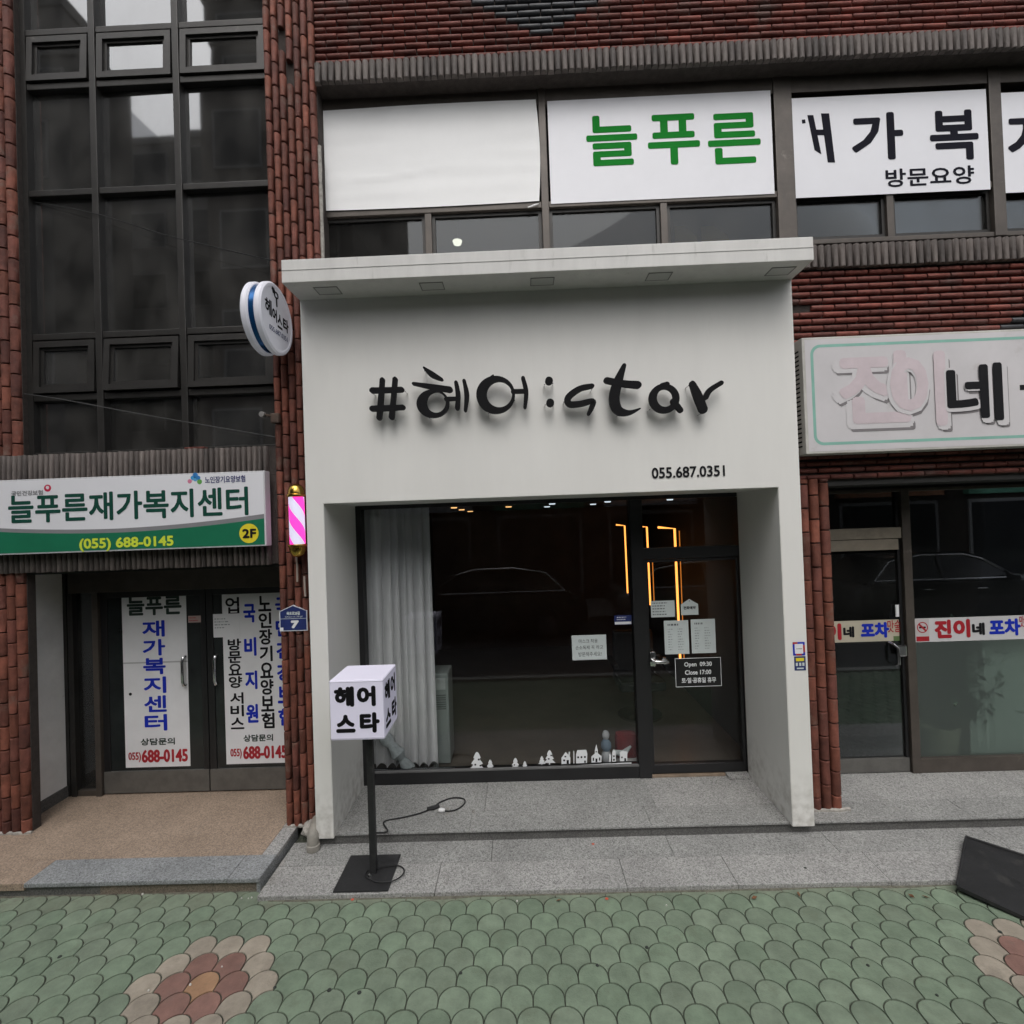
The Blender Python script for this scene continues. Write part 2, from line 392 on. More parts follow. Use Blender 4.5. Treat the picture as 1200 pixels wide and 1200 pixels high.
# dirt band and litter where the paving meets the steps
GRIT = mat('grit', (.12, .115, .09), .95, .4, 30, .8, 90)
mb = MB(); N = 160; vs = []; fs = []
for k in range(N+1):
    x = -6+13*k/N; yf = (3.53 if x < -1.85 else 3.432)
    wdt = .008+.03*max(0, noise.noise(Vector((x*2.3, 3, 1)))+.35)
    vs += [(x, yf-wdt, -.005), (x, yf-wdt*.4, .003), (x, yf+.03, .008)]
for k in range(N):
    a = 3*k; fs += [(a, a+3, a+4, a+1), (a+1, a+4, a+5, a+2)]
tag(mb.add(vs, fs).obj('sand_drift', GRIT, None), kind='stuff')

# ---- granite platforms and steps
GRAN = granite('granite_grey', (.31, .307, .297), (.07, .07, .07), .3, (.215, .20, .175), .60)
GRAN2 = granite('granite_worn', (.275, .275, .265), (.06, .06, .06), .32, (.205, .165, .12), .62)
GRAND = granite('granite_riser', (.11, .108, .104), (.05, .05, .05), .3, (.1, .095, .085), .6)
GRANB = granite('granite_blue', (.24, .25, .255), (.07, .075, .08), .3, (.25, .24, .22), .64)
GRANT = granite('granite_tan', (.30, .228, .172), (.17, .135, .105), .3, (.38, .32, .27), .60)
lower = MB().box(-1.85, 9, 3.45, 4.6, -.1, .02).obj('lower_platform', JOINT); tag(lower, kind='structure')
xs = [-1.855, -.66, .62, 1.35, 2.35, 3.6, 4.8, 6]
for a, b in zip(xs, xs[1:]):
    box('granite_slab', GRAN, lower, a+.0015, b-.0015, 3.432+random.uniform(-.003, .003), 3.725, -.02, .031+random.uniform(-.001, .001), .004)
xs = [-1.855, -.3, 1.02, 2.2, 3.4, 5, 6]
for a, b in zip(xs, xs[1:]):
    box('granite_slab', GRAN2, lower, a+.0015, b-.0015, 3.728, 4.0, -.02, .0305+random.uniform(-.001, .001), .003)
step = MB().box(-1.66, 9, 3.99, 4.9, -.1, .09).obj('shop_step', GRAND); tag(step, kind='structure')
xs = [-1.66, -.48, .92, 2.16, 3.35, 4.7, 6]
for a, b in zip(xs, xs[1:]):
    box('riser_slab', GRAND, step, a+.001, b-.001, 3.972+random.uniform(0, .003), 4.1, -.02, .0985)
    box('tread_slab', GRAN2, step, a+.001, b-.001, 3.955+random.uniform(-.002, .002), 4.22, .099, ZS+random.uniform(-.001, .001), .003)
    box('tread_slab', GRAN2 if a < 0 else GRAN, step, a+.101, b+.099, 4.222, 4.78, .099, ZS+random.uniform(-.001, .0005), .002)
lplat = MB().box(-9, -1.90, 3.55, 5.2, -.1, .07).obj('entrance_platform', GRAND); tag(lplat, kind='structure')
xe = -1.873
box('tan_slab', GRANT, lplat, -9, xe-.115, 3.76, 5.2, .05, .0995, .003)
box('tan_slab', GRANT, lplat, -9, -3.52, 3.512, 3.757, .05, .0995, .003)
box('border_slab', GRANB, lplat, -3.517, -2.1, 3.508, 3.757, .07, .101, .006)
box('border_slab', GRANB, lplat, -2.097, xe, 3.505, 3.757, .07, .1012, .006)
box('border_slab', GRAN, lplat, xe-.112, xe, 3.76, 4.3, .07, .1005, .005)
box('riser_slab', GRAND, lplat, -9, -3.0, 3.53, 3.6, -.05, .069)
box('riser_slab', granite('granite_brown', (.17, .14, .11), (.05, .05, .04), .3, (.1, .09, .08), .58), lplat, -2.998, -1.905, 3.527, 3.6, -.05, .069)
box('riser_slab', GRANB, lplat, -1.904, xe-.003, 3.52, 4.12, -.05, .0695, .004)

# ---- the brick building
bld = thing('brick_building', 'red brick building with ribbed half round bricks, dark stairwell glazing and ground floor shops', 'building', (0, 4.13, 0))
XL, XR = -6.0, 8.0
P_L = (P(2, 300, 4.1).x-.35, P(19, 300, 4.1).x)     # far-left pier
PCx0 = P(318, 400, 4.1).x; PCx1 = P(373, 200, 4.1).x # centre pier
PRx0 = 2.135; PRx1 = P(984, 850, 4.1).x              # right pier
UW0 = PCx1                                            # upper wall starts here
zb_top = P(575, 67, 4.1).z; zb_bot = P(575, 91, 4.1).z        # upper soldier course
zr_top = P(1060, 285, 4.1).z; zr_bot = P(1060, 312, 4.1).z    # sill soldier course on the right
zw_bot = P(1060, 560, 4.1).z
zl_top = P(160, 529, 4.1).z; zl_mid = P(160, 562, 4.1).z; zl_bot = P(160, 667, 4.1).z

half = {}
def brick_mesh(L, h, d, vertical, mt, key):
    k = (round(L, 3), round(h, 3), round(d, 3), vertical, key)
    if k in half: return half[k]
    prof = [(0, -h/2), (-d*.35, -h/2)]
    for i in range(1, 6):
        a = -math.pi/2+math.pi*i/6; prof.append((-d*.35-d*.65*math.cos(a), h/2*math.sin(a)))
    prof += [(-d*.35, h/2), (0, h/2)]
    mb = MB(); n = len(prof); e = .004
    vs = []
    for t, s in ((-L/2, .9), (-L/2+e, 1), (L/2-e, 1), (L/2, .9)):
        for y, z in prof: vs.append((t, y*s, z*s) if not vertical else (z*s, y*s, t))
    fs = [(r*n+i, r*n+i+1, (r+1)*n+i+1, (r+1)*n+i) for r in range(3) for i in range(n-1)]
    fs += [tuple(range(n-1, -1, -1)), tuple(3*n+i for i in range(n))]
    if not vertical: fs = [tuple(reversed(f)) for f in fs]
    mb.add(vs, fs); half[k] = (mb, mb.mesh('brick', mt, True)); return half[k]
class Pieces:
    """places single pieces up to a limit, the rest joined as one stuff part"""
    def __init__(s, limit): s.n = 0; s.limit = limit; s.rest = {}
    def put(s, name, mk, x, y, z, parent, single=True, mt=None):
        jx, jr = random.uniform(-.0012, .0012), random.uniform(-.006, .006)
        yy = y+random.uniform(-.002, .002)
        if single and s.n < s.limit:
            o = link(name, mk[1], parent, (x+jx, yy, z)); o.rotation_euler = (0, jr, random.uniform(-.008, .008)); s.n += 1
        else:
            r = s.rest.setdefault(parent.name, (parent, {}))[1].setdefault(mt.name, (MB(), mt))[0]
            r.add([(a+x, b+yy, c+z) for a, b, c in mk[0].v], mk[0].f)
    def close(s, name):
        for par, d in s.rest.values():
            big = MB(); ms = []
            for k, (r, mt) in enumerate(d.values()):
                big.cur = k; big.add(r.v, r.f); ms.append(mt)
            tag(big.obj(name, ms, par, True), kind='stuff')

upper = MB().box(UW0-.02, XR, WALL, 4.5, zb_top-.005, 9.0).obj('upper_wall', MORTAR, bld)
lowr = MB().box(2.0, XR, WALL, 4.5, zw_bot, zr_bot+.005).obj('wall_beside_sign', MORTAR, bld)
pc = Pieces(300); LB, RP = .185, .0542
dmd = (P(622, -30, 4.1).x, P(622, -30, 4.1).z); d2 = (P(1225, -30, 4.1).x, dmd[1]); d3 = (P(1215, 380, 4.1).x, P(1215, 385, 4.1).z)
def is_dark(x, z):
    return any(abs(x-c[0])/a+abs(z-c[1])/(a*.62) < 1 for c, a in ((dmd, .86), (d2, .86), (d3, .30)))
def brick_rows(parent, x0, x1, z0, rows, vis_x, vis_rows, wallname):
    for r in range(rows):
        z = z0+RP*(r+.5); off = (LB/2 if r % 2 else 0)
        x = x0-off
        while x < x1:
            a, b = max(x, x0), min(x+LB, x1); x += LB
            if b-a < .03: continue
            dk = is_dark((a+b)/2, z); mt = BRICKD if dk else BRICK
            mk = brick_mesh(b-a-.010, RP-.016, .034, False, mt, mt.name)
            pc.put('brick', mk, (a+b)/2, WALL, z, parent, (a+b)/2 < vis_x and r < vis_rows, mt)
rows_r = int((zr_bot-zw_bot)/RP)
zr0 = zr_bot-RP*rows_r
brick_rows(lowr, 2.02, 6.5, zr0, rows_r, 4.3, 99, 'r') if False else None
# right wall: only the rows that show above the sign are single pieces
for_r = rows_r
brick_rows(upper, UW0, 6.5, zb_top+.004, 14, 3.9, 8, 'u')
pc2_keep = pc.n
def rows_top_down():
    for r in range(for_r):
        z = zr_bot-RP*(r+.5); off = LB/2 if r % 2 else 0; x = 2.1-off
        while x < 6.5:
            a, b = max(x, 2.1), min(x+LB, 6.5); x += LB
            if b-a < .03: continue
            if r == 5 and a < 2.3: continue                     # a lost brick shows the bed
            dk = is_dark((a+b)/2, z); mt = BRICKD if dk else BRICK
            mk = brick_mesh(b-a-.010, RP-.016, .034, False, mt, mt.name)
            pc.put('brick', mk, (a+b)/2, WALL, z, lowr, (a+b)/2 < 4.2 and r < 8, mt)
pc.limit = 320
rows_top_down(); pc.close('bricks_beyond')

# soldier courses
ps = Pieces(300)
def soldier(parent, x0, x1, z0, z1, pitch, vis0, vis1, y=WALL-.03, d=.045):
    n = int((x1-x0)/pitch)
    for k in range(n):
        x = x0+pitch*(k+.5)
        mk = brick_mesh(z1-z0-.004, pitch-.005, d, True, SOLD, 'sold')
        ps.put('ledge_brick', mk, x, y, (z0+z1)/2+random.uniform(-.003, .003), parent, vis0 < x < vis1, SOLD)
led = MB().box(UW0, XR, WALL-.032, 4.5, zb_bot+.012, zb_top-.004).obj('ledge', MORTAR, bld)
soldier(led, UW0, 6.5, zb_bot, zb_top, .0555, -9, 4.35)
led2 = MB().box(2.0, XR, WALL-.032, 4.42, zr_bot+.006, zr_top-.004).obj('ledge', MORTAR, bld)
soldier(led2, 2.15, 6.5, zr_bot, zr_top, .0555, -9, 4.2)
xl0 = P_L[0]; xl1 = PCx0
led3 = MB().box(-6, xl1+.05, WALL-.032, 4.6, zl_mid, zl_top-.004).obj('ledge', MORTAR, bld)
soldier(led3, -4.75, xl1, zl_mid, zl_top, .0435, -4.15, 9)
led4 = MB().box(-6, xl1+.05, WALL-.034, 4.6, zl_bot+.008, zl_mid-.003).obj('ledge', MORTAR, bld)
soldier(led4, -4.75, xl1, zl_bot, zl_bot+.2, .0435, -4.15, 9)
soldier(led4, -4.75, xl1, zl_bot+.204, zl_mid-.004, .0435, -9, -9)
ps.close('ledge_bricks_beyond')

# piers of vertical half-round bricks
pp = Pieces(300)
def pier(x0, x1, z0, z1, cols, visz, holes=(), vis=True, yb=4.62):
    core = MB().box(x0, x1, WALL, yb, z0, z1).obj('pier', MORTAR, bld)
    pitch = (x1-x0)/cols; L = .19
    for c in range(cols):
        z = z1-random.uniform(0, .19); zz = []
        off = (c*0.47 % 1)*L; z = z0-off; r = 0
        while z < z1:
            a, b = max(z, z0), min(z+L, z1); z += L; r += 1
            if b-a < .03 or (c, r) in holes: continue
            mk = brick_mesh(round(b-a-.009, 3), pitch-.012, .048, True, PIERB, 'pier')
            pp.put('pier_brick', mk, x0+pitch*(c+.5), WALL, (a+b)/2, core, vis and visz[0] < (a+b)/2 < visz[1], PIERB)
    return core
pcx = pier(PCx0, PCx1, .1, 8.0, 7, (.0, 6.9), holes=((2, 35), (3, 33)))
prx = pier(PRx0, PRx1, .117, zw_bot+.02, 4, (.0, 3.1))
plx = pier(P_L[1]-.31, P_L[1], .1, 8.0, 4, (0, 6.7), yb=4.2)
pier(P_L[1]-.7, P_L[1]-.31, .1, 8.0, 5, (0, 6.7), vis=False, yb=4.2)
MB().box(-6, P_L[1]-.02, 4.21, 4.6, zl_bot, 8).obj('pier_backing', MORTAR, bld)
pp.close('pier_bricks_beyond')
# pale mortar smears: right edge of the centre pier, pier feet
mb = MB(); mb.tube([(PCx1+.006, WALL-.006, 4.4+.1*k) for k in range(13)], [.012+.006*random.random() for k in range(13)], 7)
mb.obj('mortar_smear', PALEMORTAR, bld, True)
for (x0, x1, zz) in ((PCx0-.01, -1.65, .1), (PRx0-.01, PRx1+.05, ZS), (P_L[1]-.7, P_L[1]+.02, .1)):
    mb = MB(); n = 12
    pts = [(x0+(x1-x0)*k/n, WALL-.03-.012*random.random(), zz+.006) for k in range(n+1)]
    mb.tube(pts, [.012+.008*random.random() for _ in pts], 6).obj('mortar_foot', PALEMORTAR, bld, True)

# shell: rear wall, sides, roof, floors (closes the rooms behind the glazing)
mb = MB()
mb.box(XL, XR, 9.6, 9.8, 0, 9); mb.box(XL-.2, XL, 4.4, 9.8, 0, 9); mb.box(XR, XR+.2, 4.4, 9.8, 0, 9); mb.box(XL-.2, XR+.2, 4.14, 9.8, 9.0, 9.2)
mb.obj('shell', mat('shell_render', (.2, .18, .17), .9, .2, 2), bld)
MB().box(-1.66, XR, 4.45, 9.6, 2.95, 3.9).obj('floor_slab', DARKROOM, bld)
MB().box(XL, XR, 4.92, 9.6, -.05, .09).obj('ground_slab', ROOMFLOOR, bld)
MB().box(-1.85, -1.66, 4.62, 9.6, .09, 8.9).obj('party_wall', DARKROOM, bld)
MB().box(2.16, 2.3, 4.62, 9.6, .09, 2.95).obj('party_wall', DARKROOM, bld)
MB().box(UW0, XR, 6.2, 6.3, 3.9, 9).obj('office_partition', DARKROOM, bld)
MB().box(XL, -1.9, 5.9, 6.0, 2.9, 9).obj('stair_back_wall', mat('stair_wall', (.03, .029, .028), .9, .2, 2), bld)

# ---- stairwell glazing
Y_ST = 4.23
sx = [P_L[1], RC(119, 250, 1, 1, Y_ST).cx, RC(216, 250, 1, 1, Y_ST).cx, PCx0+.03]
sz = [P(170, y, Y_ST).z for y in (531, 464, 393, 226, 102, 39, -110, -260)]
sw = MB().box(P_L[1]-.05, P_L[1]+.045, Y_ST-.06, Y_ST+.05, zl_top-.02, sz[-1]).obj('stairwell_window', ALU, bld)
for x in sx[1:3]: box('mullion', ALU, sw, x-.028, x+.028, Y_ST-.065, Y_ST+.05, zl_top-.02, sz[-1], .006)
box('mullion', ALU, sw, sx[3]-.035, sx[3]+.02, Y_ST-.06, Y_ST+.05, zl_top-.02, sz[-1], .006)
cell = list(zip([sx[0]+.045, sx[1]+.028, sx[2]+.028], [sx[1]-.028, sx[2]-.028, sx[3]-.035]))
for i, z in enumerate(sz):
    for a, b in cell: box('rail', ALU, sw, a, b, Y_ST-.055, Y_ST+.045, z-.026, z+.026, .005)
for i in range(len(sz)-1):
    z0, z1 = sz[i]+.026, sz[i+1]-.026
    for ci, (a, b) in enumerate(cell):
        if i in (1, 4):      # top-hung vents: a sash proud of the frame
            t = random.uniform(.012, .03); fr = .05
            mb = MB(); y0, y1 = Y_ST-.06, Y_ST-.0
            a2, b2, c0, c1_ = a+.012, b-.012, z0+.012, z1-.012
            mb.box(a2, a2+fr, y0, y1, c0, c1_); mb.box(b2-fr, b2, y0, y1, c0, c1_)
            mb.box(a2+fr, b2-fr, y0, y1, c0, c0+fr); mb.box(a2+fr, b2-fr, y0, y1, c1_-fr, c1_)
            mb.box(a2+fr, a2+fr+.025, y0+.02, y1-.005, c0+fr, c1_-fr); mb.box(b2-fr-.025, b2-fr, y0+.02, y1-.005, c0+fr, c1_-fr)
            mb.box(a2+fr+.025, b2-fr-.025, y0+.02, y1-.005, c0+fr, c0+fr+.025); mb.box(a2+fr+.025, b2-fr-.025, y0+.02, y1-.005, c1_-fr-.025, c1_-fr)
            for k, v in enumerate(mb.v):                        # hinged at the top, the foot standing out a little
                mb.v[k] = (v[0], v[1]-(c1_-v[2])/(c1_-c0)*t, v[2])
            mb.obj('sash', ALU, sw)
            MB().prism([(a2+fr, Y_ST-.025-t*.85, c0+fr), (b2-fr, Y_ST-.025-t*.85, c0+fr), (b2-fr, Y_ST-.025-t*.15, c1_-fr), (a2+fr, Y_ST-.025-t*.15, c1_-fr)], (0, .006, 0)).obj('pane', GLASSUP, sw)
        else:
            tl = random.uniform(-.004, .004)
            MB().prism([(a, Y_ST+tl, z0), (b, Y_ST-tl, z0), (b, Y_ST-tl, z1), (a, Y_ST+tl, z1)], (0, .006, 0)).obj('pane', GLASSUP, sw)
# broken brick lying on the ledge
q = P(228, 521, 4.1)
tag(box('brick_fragment', BRICK, None, q.x-.08, q.x+.08, 4.09, 4.15, zl_top+.003, zl_top+.018, .004), 'thin red brick fragment lying on the ribbed ledge under the stairwell windows', 'brick')

# ---- upper windows with banners
Y_UP = 4.30
zr = P(640, 243, Y_UP).z; zt = zb_bot+.02; zbm = P(1060, 281, Y_UP).z-.03
postx = [(UW0-.01, P(376, 180, Y_UP).x-.005), (P(632, 180, Y_UP).x, P(640.5, 180, Y_UP).x), (P(905, 180, Y_UP).x, P(926, 180, Y_UP).x), (P(1154, 170, Y_UP).x, P(1168, 170, Y_UP).x)]
bay = postx[2][0]-postx[1][1]
postx.append((postx[3][1]+bay, postx[3][1]+bay+.07)); postx.append((postx[4][1]+bay, postx[4][1]+bay+.1))
uw = MB().box(UW0-.01, XR, Y_UP-.02, 4.5, zbm-.3, zbm).obj('upper_window', ALUB, bld)
for a, b in postx: box('mullion', ALUB, uw, a, b, Y_UP-.06, Y_UP+.06, zbm, zt, .006)
subs = [[503], [777], [1040]]
for i in range(len(postx)-1):
    a, b = postx[i][1], postx[i+1][0]
    box('rail', ALUB, uw, a, b, Y_UP-.05, Y_UP+.05, zr-.032, zr+.02, .005)
    box('rail', ALUB, uw, a, b, Y_UP-.05, Y_UP+.05, zt-.14, zt-.001, .005)
    box('rail', ALUB, uw, a, b, Y_UP-.05, Y_UP+.05, zbm+.001, zbm+.04, .005)
    mid = P(subs[i][0], 270, Y_UP).x if i < 3 else (a+b)/2
    box('mullion', ALUB, uw, mid-.028, mid+.028, Y_UP-.045, Y_UP+.045, zbm+.04, zr-.032, .004)
    for c, d in ((a, mid-.028), (mid+.028, b)):
        MB().box(c, d, Y_UP+.0, Y_UP+.006, zbm+.04, zr-.032).obj('pane', GLASSWIN, uw)
        mb = MB(); y0, y1 = Y_UP-.018, Y_UP+.02; f_ = .028
        mb.box(c+.001, c+f_, y0, y1, zbm+.041, zr-.033); mb.box(d-f_, d-.001, y0, y1, zbm+.041, zr-.033); mb.box(c+f_, d-f_, y0, y1, zbm+.041, zbm+.04+f_*1.3); mb.box(c+f_, d-f_, y0, y1, zr-.032-f_, zr-.033)
        mb.obj('sash', ALU, uw)
# office interior seen through the strips: ceiling with lit lamp, yellow poster
oc = MB().box(UW0, XR, 4.56, 6.2, 5.45, 5.5).obj('office_ceiling', ROOMCEIL, bld)

# =================================================================== HAIR SALON FRONT
YP = 3.92
sal = thing('hair_salon_front', 'white hair salon shopfront with boxed frame, slim canopy and black brush lettering', 'shopfront', (.25, YP, ZS))
pL, pR = -1.648, 2.132; oL, oR = -1.512, 1.966; oT = P(640, 581, YP).z; pT = P(640, 340, YP).z
bm = bmesh.new(); zf_ = ZS-.012      # one folded sheet: posts, fascia and the returns that line the opening
bv = [bm.verts.new((x, YP, z)) for x, z in ((pL, zf_), (oL, zf_), (oL, oT), (oR, oT), (oR, zf_), (pR, zf_), (pR, pT+.02), (pL, pT+.02))]
fc = bm.faces.new(bv); ex_ = bmesh.ops.extrude_face_region(bm, geom=[fc])
bmesh.ops.translate(bm, verts=[g for g in ex_['geom'] if isinstance(g, bmesh.types.BMVert)], vec=(0, .78, 0))
bmesh.ops.recalc_face_normals(bm, faces=bm.faces[:]); bmesh.ops.bevel(bm, geom=bm.edges[:], offset=.0035, segments=2, affect='EDGES')
me = bpy.data.meshes.new('portal'); bm.to_mesh(me); bm.free(); me.materials.append(WHITE); link('portal', me, sal)
cT = P(640, 291, 3.62).z
cb = pT
can = MB().rbox(pL, pR, 3.62, 4.36, cb, cT, .004).obj('canopy', CANOPY, sal)
MB().box(pL+.002, pR-.002, 3.617, 3.62, (cb+cT)/2+.005, (cb+cT)/2+.009).obj('panel_seam', mat('seam', (.5, .5, .48), .7), sal)
for px in (379, 506, 635, 766, 897):
    c = G(px, 334, cb); x = c.x; y = 3.77; mb = MB()
    for a, b, h in ((.088, .062, .004),):
        mb.box(x-a, x+a, y-b, y-b+.007, cb-h, cb-.0005); mb.box(x-a, x+a, y+b-.007, y+b, cb-h, cb-.0005)
        mb.box(x-a, x-a+.007, y-b+.007, y+b-.007, cb-h, cb-.0005); mb.box(x+a-.007, x+a, y-b+.007, y+b-.007, cb-h, cb-.0005)
    d = mb.obj('downlight', mat('downlight_rim', (.2, .2, .19), .5), sal)
    MB().box(x-.08, x+.08, y-.054, y+.054, cb-.003, cb-.0006).obj('lens', mat('downlight_lens', (.5, .5, .48), .35), d)

# -- brush lettering: each letter a raised shape of its own on steel pins
YL = 3.825
def zpt(z, x, y):
    if z == 1: return (420+x/5, 410+y/5)
    return (620+x/3.636, 280+y/3.636)
def brush(mb, z, pts, ws, dy):
    k = 5.0 if z == 1 else 3.636
    # resample by Catmull-Rom
    pp_ = [Vector((*p, w_)) for p, w_ in zip(pts, ws)]; out = []
    n = len(pp_)
    if n == 2: out = [pp_[0].lerp(pp_[1], t/6) for t in range(7)]
    else:
        for i in range(n-1):
            a, b, c, d = pp_[max(i-1, 0)], pp_[i], pp_[i+1], pp_[min(i+2, n-1)]
            for t in range(6):
                t = t/6; out.append(.5*((2*b)+(c-a)*t+(2*a-5*b+4*c-d)*t*t+(3*b-a-3*c+d)*t**3))
        out.append(pp_[-1])
    W = []
    for q in out:
        c = P(*zpt(z, q.x, q.y), YL); W.append((Vector((c.x, c.z)), q.z/k*YL/F/2))
    L, R = [], []
    for i, (c, h) in enumerate(W):
        t = (W[min(i+1, len(W)-1)][0]-W[max(i-1, 0)][0]).normalized(); nr = Vector((-t.y, t.x)); j = 1+.05*noise.noise(Vector((c.x*30, c.y*30, dy*9)))
        L.append(c+nr*h*j); R.append(c-nr*h*j)
    def cap(c, h, a, b):   # rounded end from a to b
        t = []; d0 = (a-c).normalized()
        for s_ in range(1, 6):
            an = -math.pi*s_/6; t.append(c+h*Vector((d0.x*math.cos(an)-d0.y*math.sin(an), d0.x*math.sin(an)+d0.y*math.cos(an))))
        return t
    c0, h0 = W[0]; c1_, h1 = W[-1]
    poly = L+cap(c1_, h1*.9, L[-1], R[-1])+R[::-1]+cap(c0, h0*.9, R[0], L[0])
    # triangulated strip faces via prism of quads is avoided: one n-gon front, sides
    n = len(L); E0, E1 = cap(c0, h0*.9, R[0], L[0]), cap(c1_, h1*.9, L[-1], R[-1])
    f3 = lambda p, y: (p.x, y, p.y)
    for yy, fl in ((YL-dy, False), (YL-dy+.03, True)):
        vs = [f3(p, yy) for p in L]+[f3(p, yy) for p in R]
        fs = [(i, i+1, n+i+1, n+i) for i in range(n-1)]
        b0 = len(vs); vs += [f3(p, yy) for p in E1]; fs.append((n-1,)+tuple(range(b0, b0+5))+(2*n-1,))
        b1 = len(vs); vs += [f3(p, yy) for p in E0]; fs.append((n,)+tuple(range(b1, b1+5))+(0,))
        mb.add(vs, [tuple(reversed(f)) for f in fs] if fl else fs)
    m_ = len(poly); mb.add([f3(p, YL-dy) for p in poly]+[f3(p, YL-dy+.03) for p in poly], [(i, (i+1) % m_, m_+(i+1) % m_, m_+i) for i in range(m_)])
def ring(mb, z, oc, orx, ory, ic, irx, iry, dy, rot=0.):
    n = 40; A, B = [], []
    for k in range(n):
        a = 2*math.pi*k/n
        for (c, rx, ry, L_) in ((oc, orx, ory, A), (ic, irx, iry, B)):
            x, y = rx*math.cos(a), ry*math.sin(a); x, y = x*math.cos(rot)-y*math.sin(rot), x*math.sin(rot)+y*math.cos(rot)
            q = P(*zpt(z, c[0]+x, c[1]+y), YL); L_.append(q)
    vs = [(q.x, YL-dy, q.z) for q in A]+[(q.x, YL-dy, q.z) for q in B]+[(q.x, YL-dy+.03, q.z) for q in A]+[(q.x, YL-dy+.03, q.z) for q in B]
    fs = []
    for i in range(n):
        j = (i+1) % n; fs += [(i, j, n+j, n+i), (2*n+i, 3*n+i, 3*n+j, 2*n+j), (i, 2*n+i, 2*n+j, j), (n+i, n+j, 3*n+j, 3*n+i)]
    mb.add(vs, fs)
def pins(o, z, pts):
    for p in pts:
        q = P(*zpt(z, *p), YL); MB().tube([(q.x, YL+.02, q.z), (q.x, YP+.004, q.z)], .004, 6).obj('pin', CHROME, o)
mb = MB()
brush(mb, 1, [(138, 172), (130, 280), (120, 398)], [28, 31, 32], .0)
brush(mb, 1, [(213, 168), (204, 280), (193, 394)], [28, 30, 32], .0004)
brush(mb, 1, [(78, 236), (160, 234), (252, 231)], [34, 32, 32], .0008)
brush(mb, 1, [(78, 343), (160, 340), (260, 335)], [34, 34, 30], .0012)
pins(mb.obj('letter', LETTER, sal), 1, [(78, 250), (270, 240), (200, 400)])
mb = MB()
brush(mb, 1, [(382, 102), (430, 142), (488, 172)], [12, 34, 18], 0)
brush(mb, 1, [(320, 196), (420, 213), (536, 232)], [18, 30, 36], .0004)
ring(mb, 1, (436, 314), 96, 83, (456, 307), 56, 61, .0008)
brush(mb, 1, [(512, 287), (570, 284)], [24, 22], .0012)
brush(mb, 1, [(571, 188), (583, 262), (579, 342)], [22, 28, 26], 0)
brush(mb, 1, [(618, 178), (634, 262), (626, 355)], [20, 28, 18], .0004)
pins(mb.obj('letter', LETTER, sal), 1, [(384, 118), (414, 396), (632, 275)])
mb = MB()
ring(mb, 1, (804, 262), 114, 111, (826, 260), 74, 76, .0, 0.05)
brush(mb, 1, [(745, 200), (790, 148)], [46, 10], .0004)
brush(mb, 1, [(905, 242), (972, 240)], [26, 24], .0008)
brush(mb, 1, [(964, 162), (983, 245), (976, 336)], [22, 27, 20], .0012)
pins(mb.obj('letter', LETTER, sal), 1, [(760, 370), (915, 292), (980, 300)])
mb = MB()
ring(mb, 1, (1117, 180), 23, 24, (1117, 180), .5, .5, 0); ring(mb, 1, (1124, 309), 23, 24, (1124, 309), .5, .5, 0)
pins(mb.obj('colon', LETTER, sal), 1, [(1092, 198), (1140, 192), (1095, 319), (1145, 318)])
mb = MB(); brush(mb, 2, [(270, 625), (215, 638), (168, 674), (172, 702), (215, 702), (272, 690), (268, 716), (255, 744)], [20, 25, 28, 26, 25, 22, 22, 16], 0)
pins(mb.obj('letter', LETTER, sal), 2, [(150, 692), (268, 640)])
mb = MB()
brush(mb, 2, [(406, 537), (378, 612), (364, 678), (380, 728), (425, 740), (474, 722)], [18, 40, 44, 40, 22, 6], 0)
brush(mb, 2, [(330, 601), (400, 615), (466, 621)], [26, 28, 32], .0006)
pins(mb.obj('letter', LETTER, sal), 2, [(384, 745), (420, 620)])
mb = MB(); ring(mb, 2, (577, 679), 65, 63, (580, 677), 35, 38, 0); brush(mb, 2, [(565, 624), (590, 618)], [20, 22], .0004); brush(mb, 2, [(616, 690), (648, 730)], [26, 22], .0006)
pins(mb.obj('letter', LETTER, sal), 2, [(517, 725), (640, 715)])
mb = MB(); brush(mb, 2, [(697, 614), (721, 668), (744, 726)], [24, 38, 38], 0); brush(mb, 2, [(753, 676), (773, 643), (821, 612)], [22, 22, 20], .0005)
pins(mb.obj('letter', LETTER, sal), 2, [(684, 622), (736, 742)])
text('phone_number', '055.687.0351', RQ((764, 548), (849, 545), (849, 558), (764, 561), YP-.002), INK, sal, .0028)

# -- glazing: black frame, fixed window, door
zg0 = ZS; zgT = oT+.05
gx0, gx1 = oL, oR
mx0, mx1 = P(742, 750, Y_GL).x, P(756.5, 750, Y_GL).x
wx0 = P(428, 700, Y_GL).x
frm = MB()
frm.box(gx0-.03, wx0, Y_GL-.05, Y_GL+.05, zg0+.002, zgT); frm.box(wx0, mx0, Y_GL-.05, Y_GL+.05, zg0+.002, P(600, 899, Y_GL).z)
frm.box(wx0, gx1+.03, Y_GL-.05, Y_GL+.05, oT-.035, zgT)
win = frm.obj('window', BLACK, sal)
box('mullion', BLACK, win, mx0, mx1, Y_GL-.06, Y_GL+.05, zg0+.002, oT-.036, .004)
zs1 = P(600, 899, Y_GL).z
box('sill_bead', mat('grey_bead', (.12, .12, .12), .4), win, wx0, mx0, Y_GL-.056, Y_GL-.02, zs1+.0005, zs1+.012)
MB().box(wx0, mx0, Y_GL-.004, Y_GL+.004, zs1+.012, oT-.036).obj('pane', GLASS, win)
zd = P(820, 640, Y_GL).z; zd2 = P(820, 653, Y_GL).z
dx1 = P(868, 760, Y_GL).x
zdb = P(820, 893, Y_GL).z
tr_ = box('transom_rail', BLACK, win, mx1, dx1, Y_GL-.05, Y_GL+.05, zd2, zd, .004)
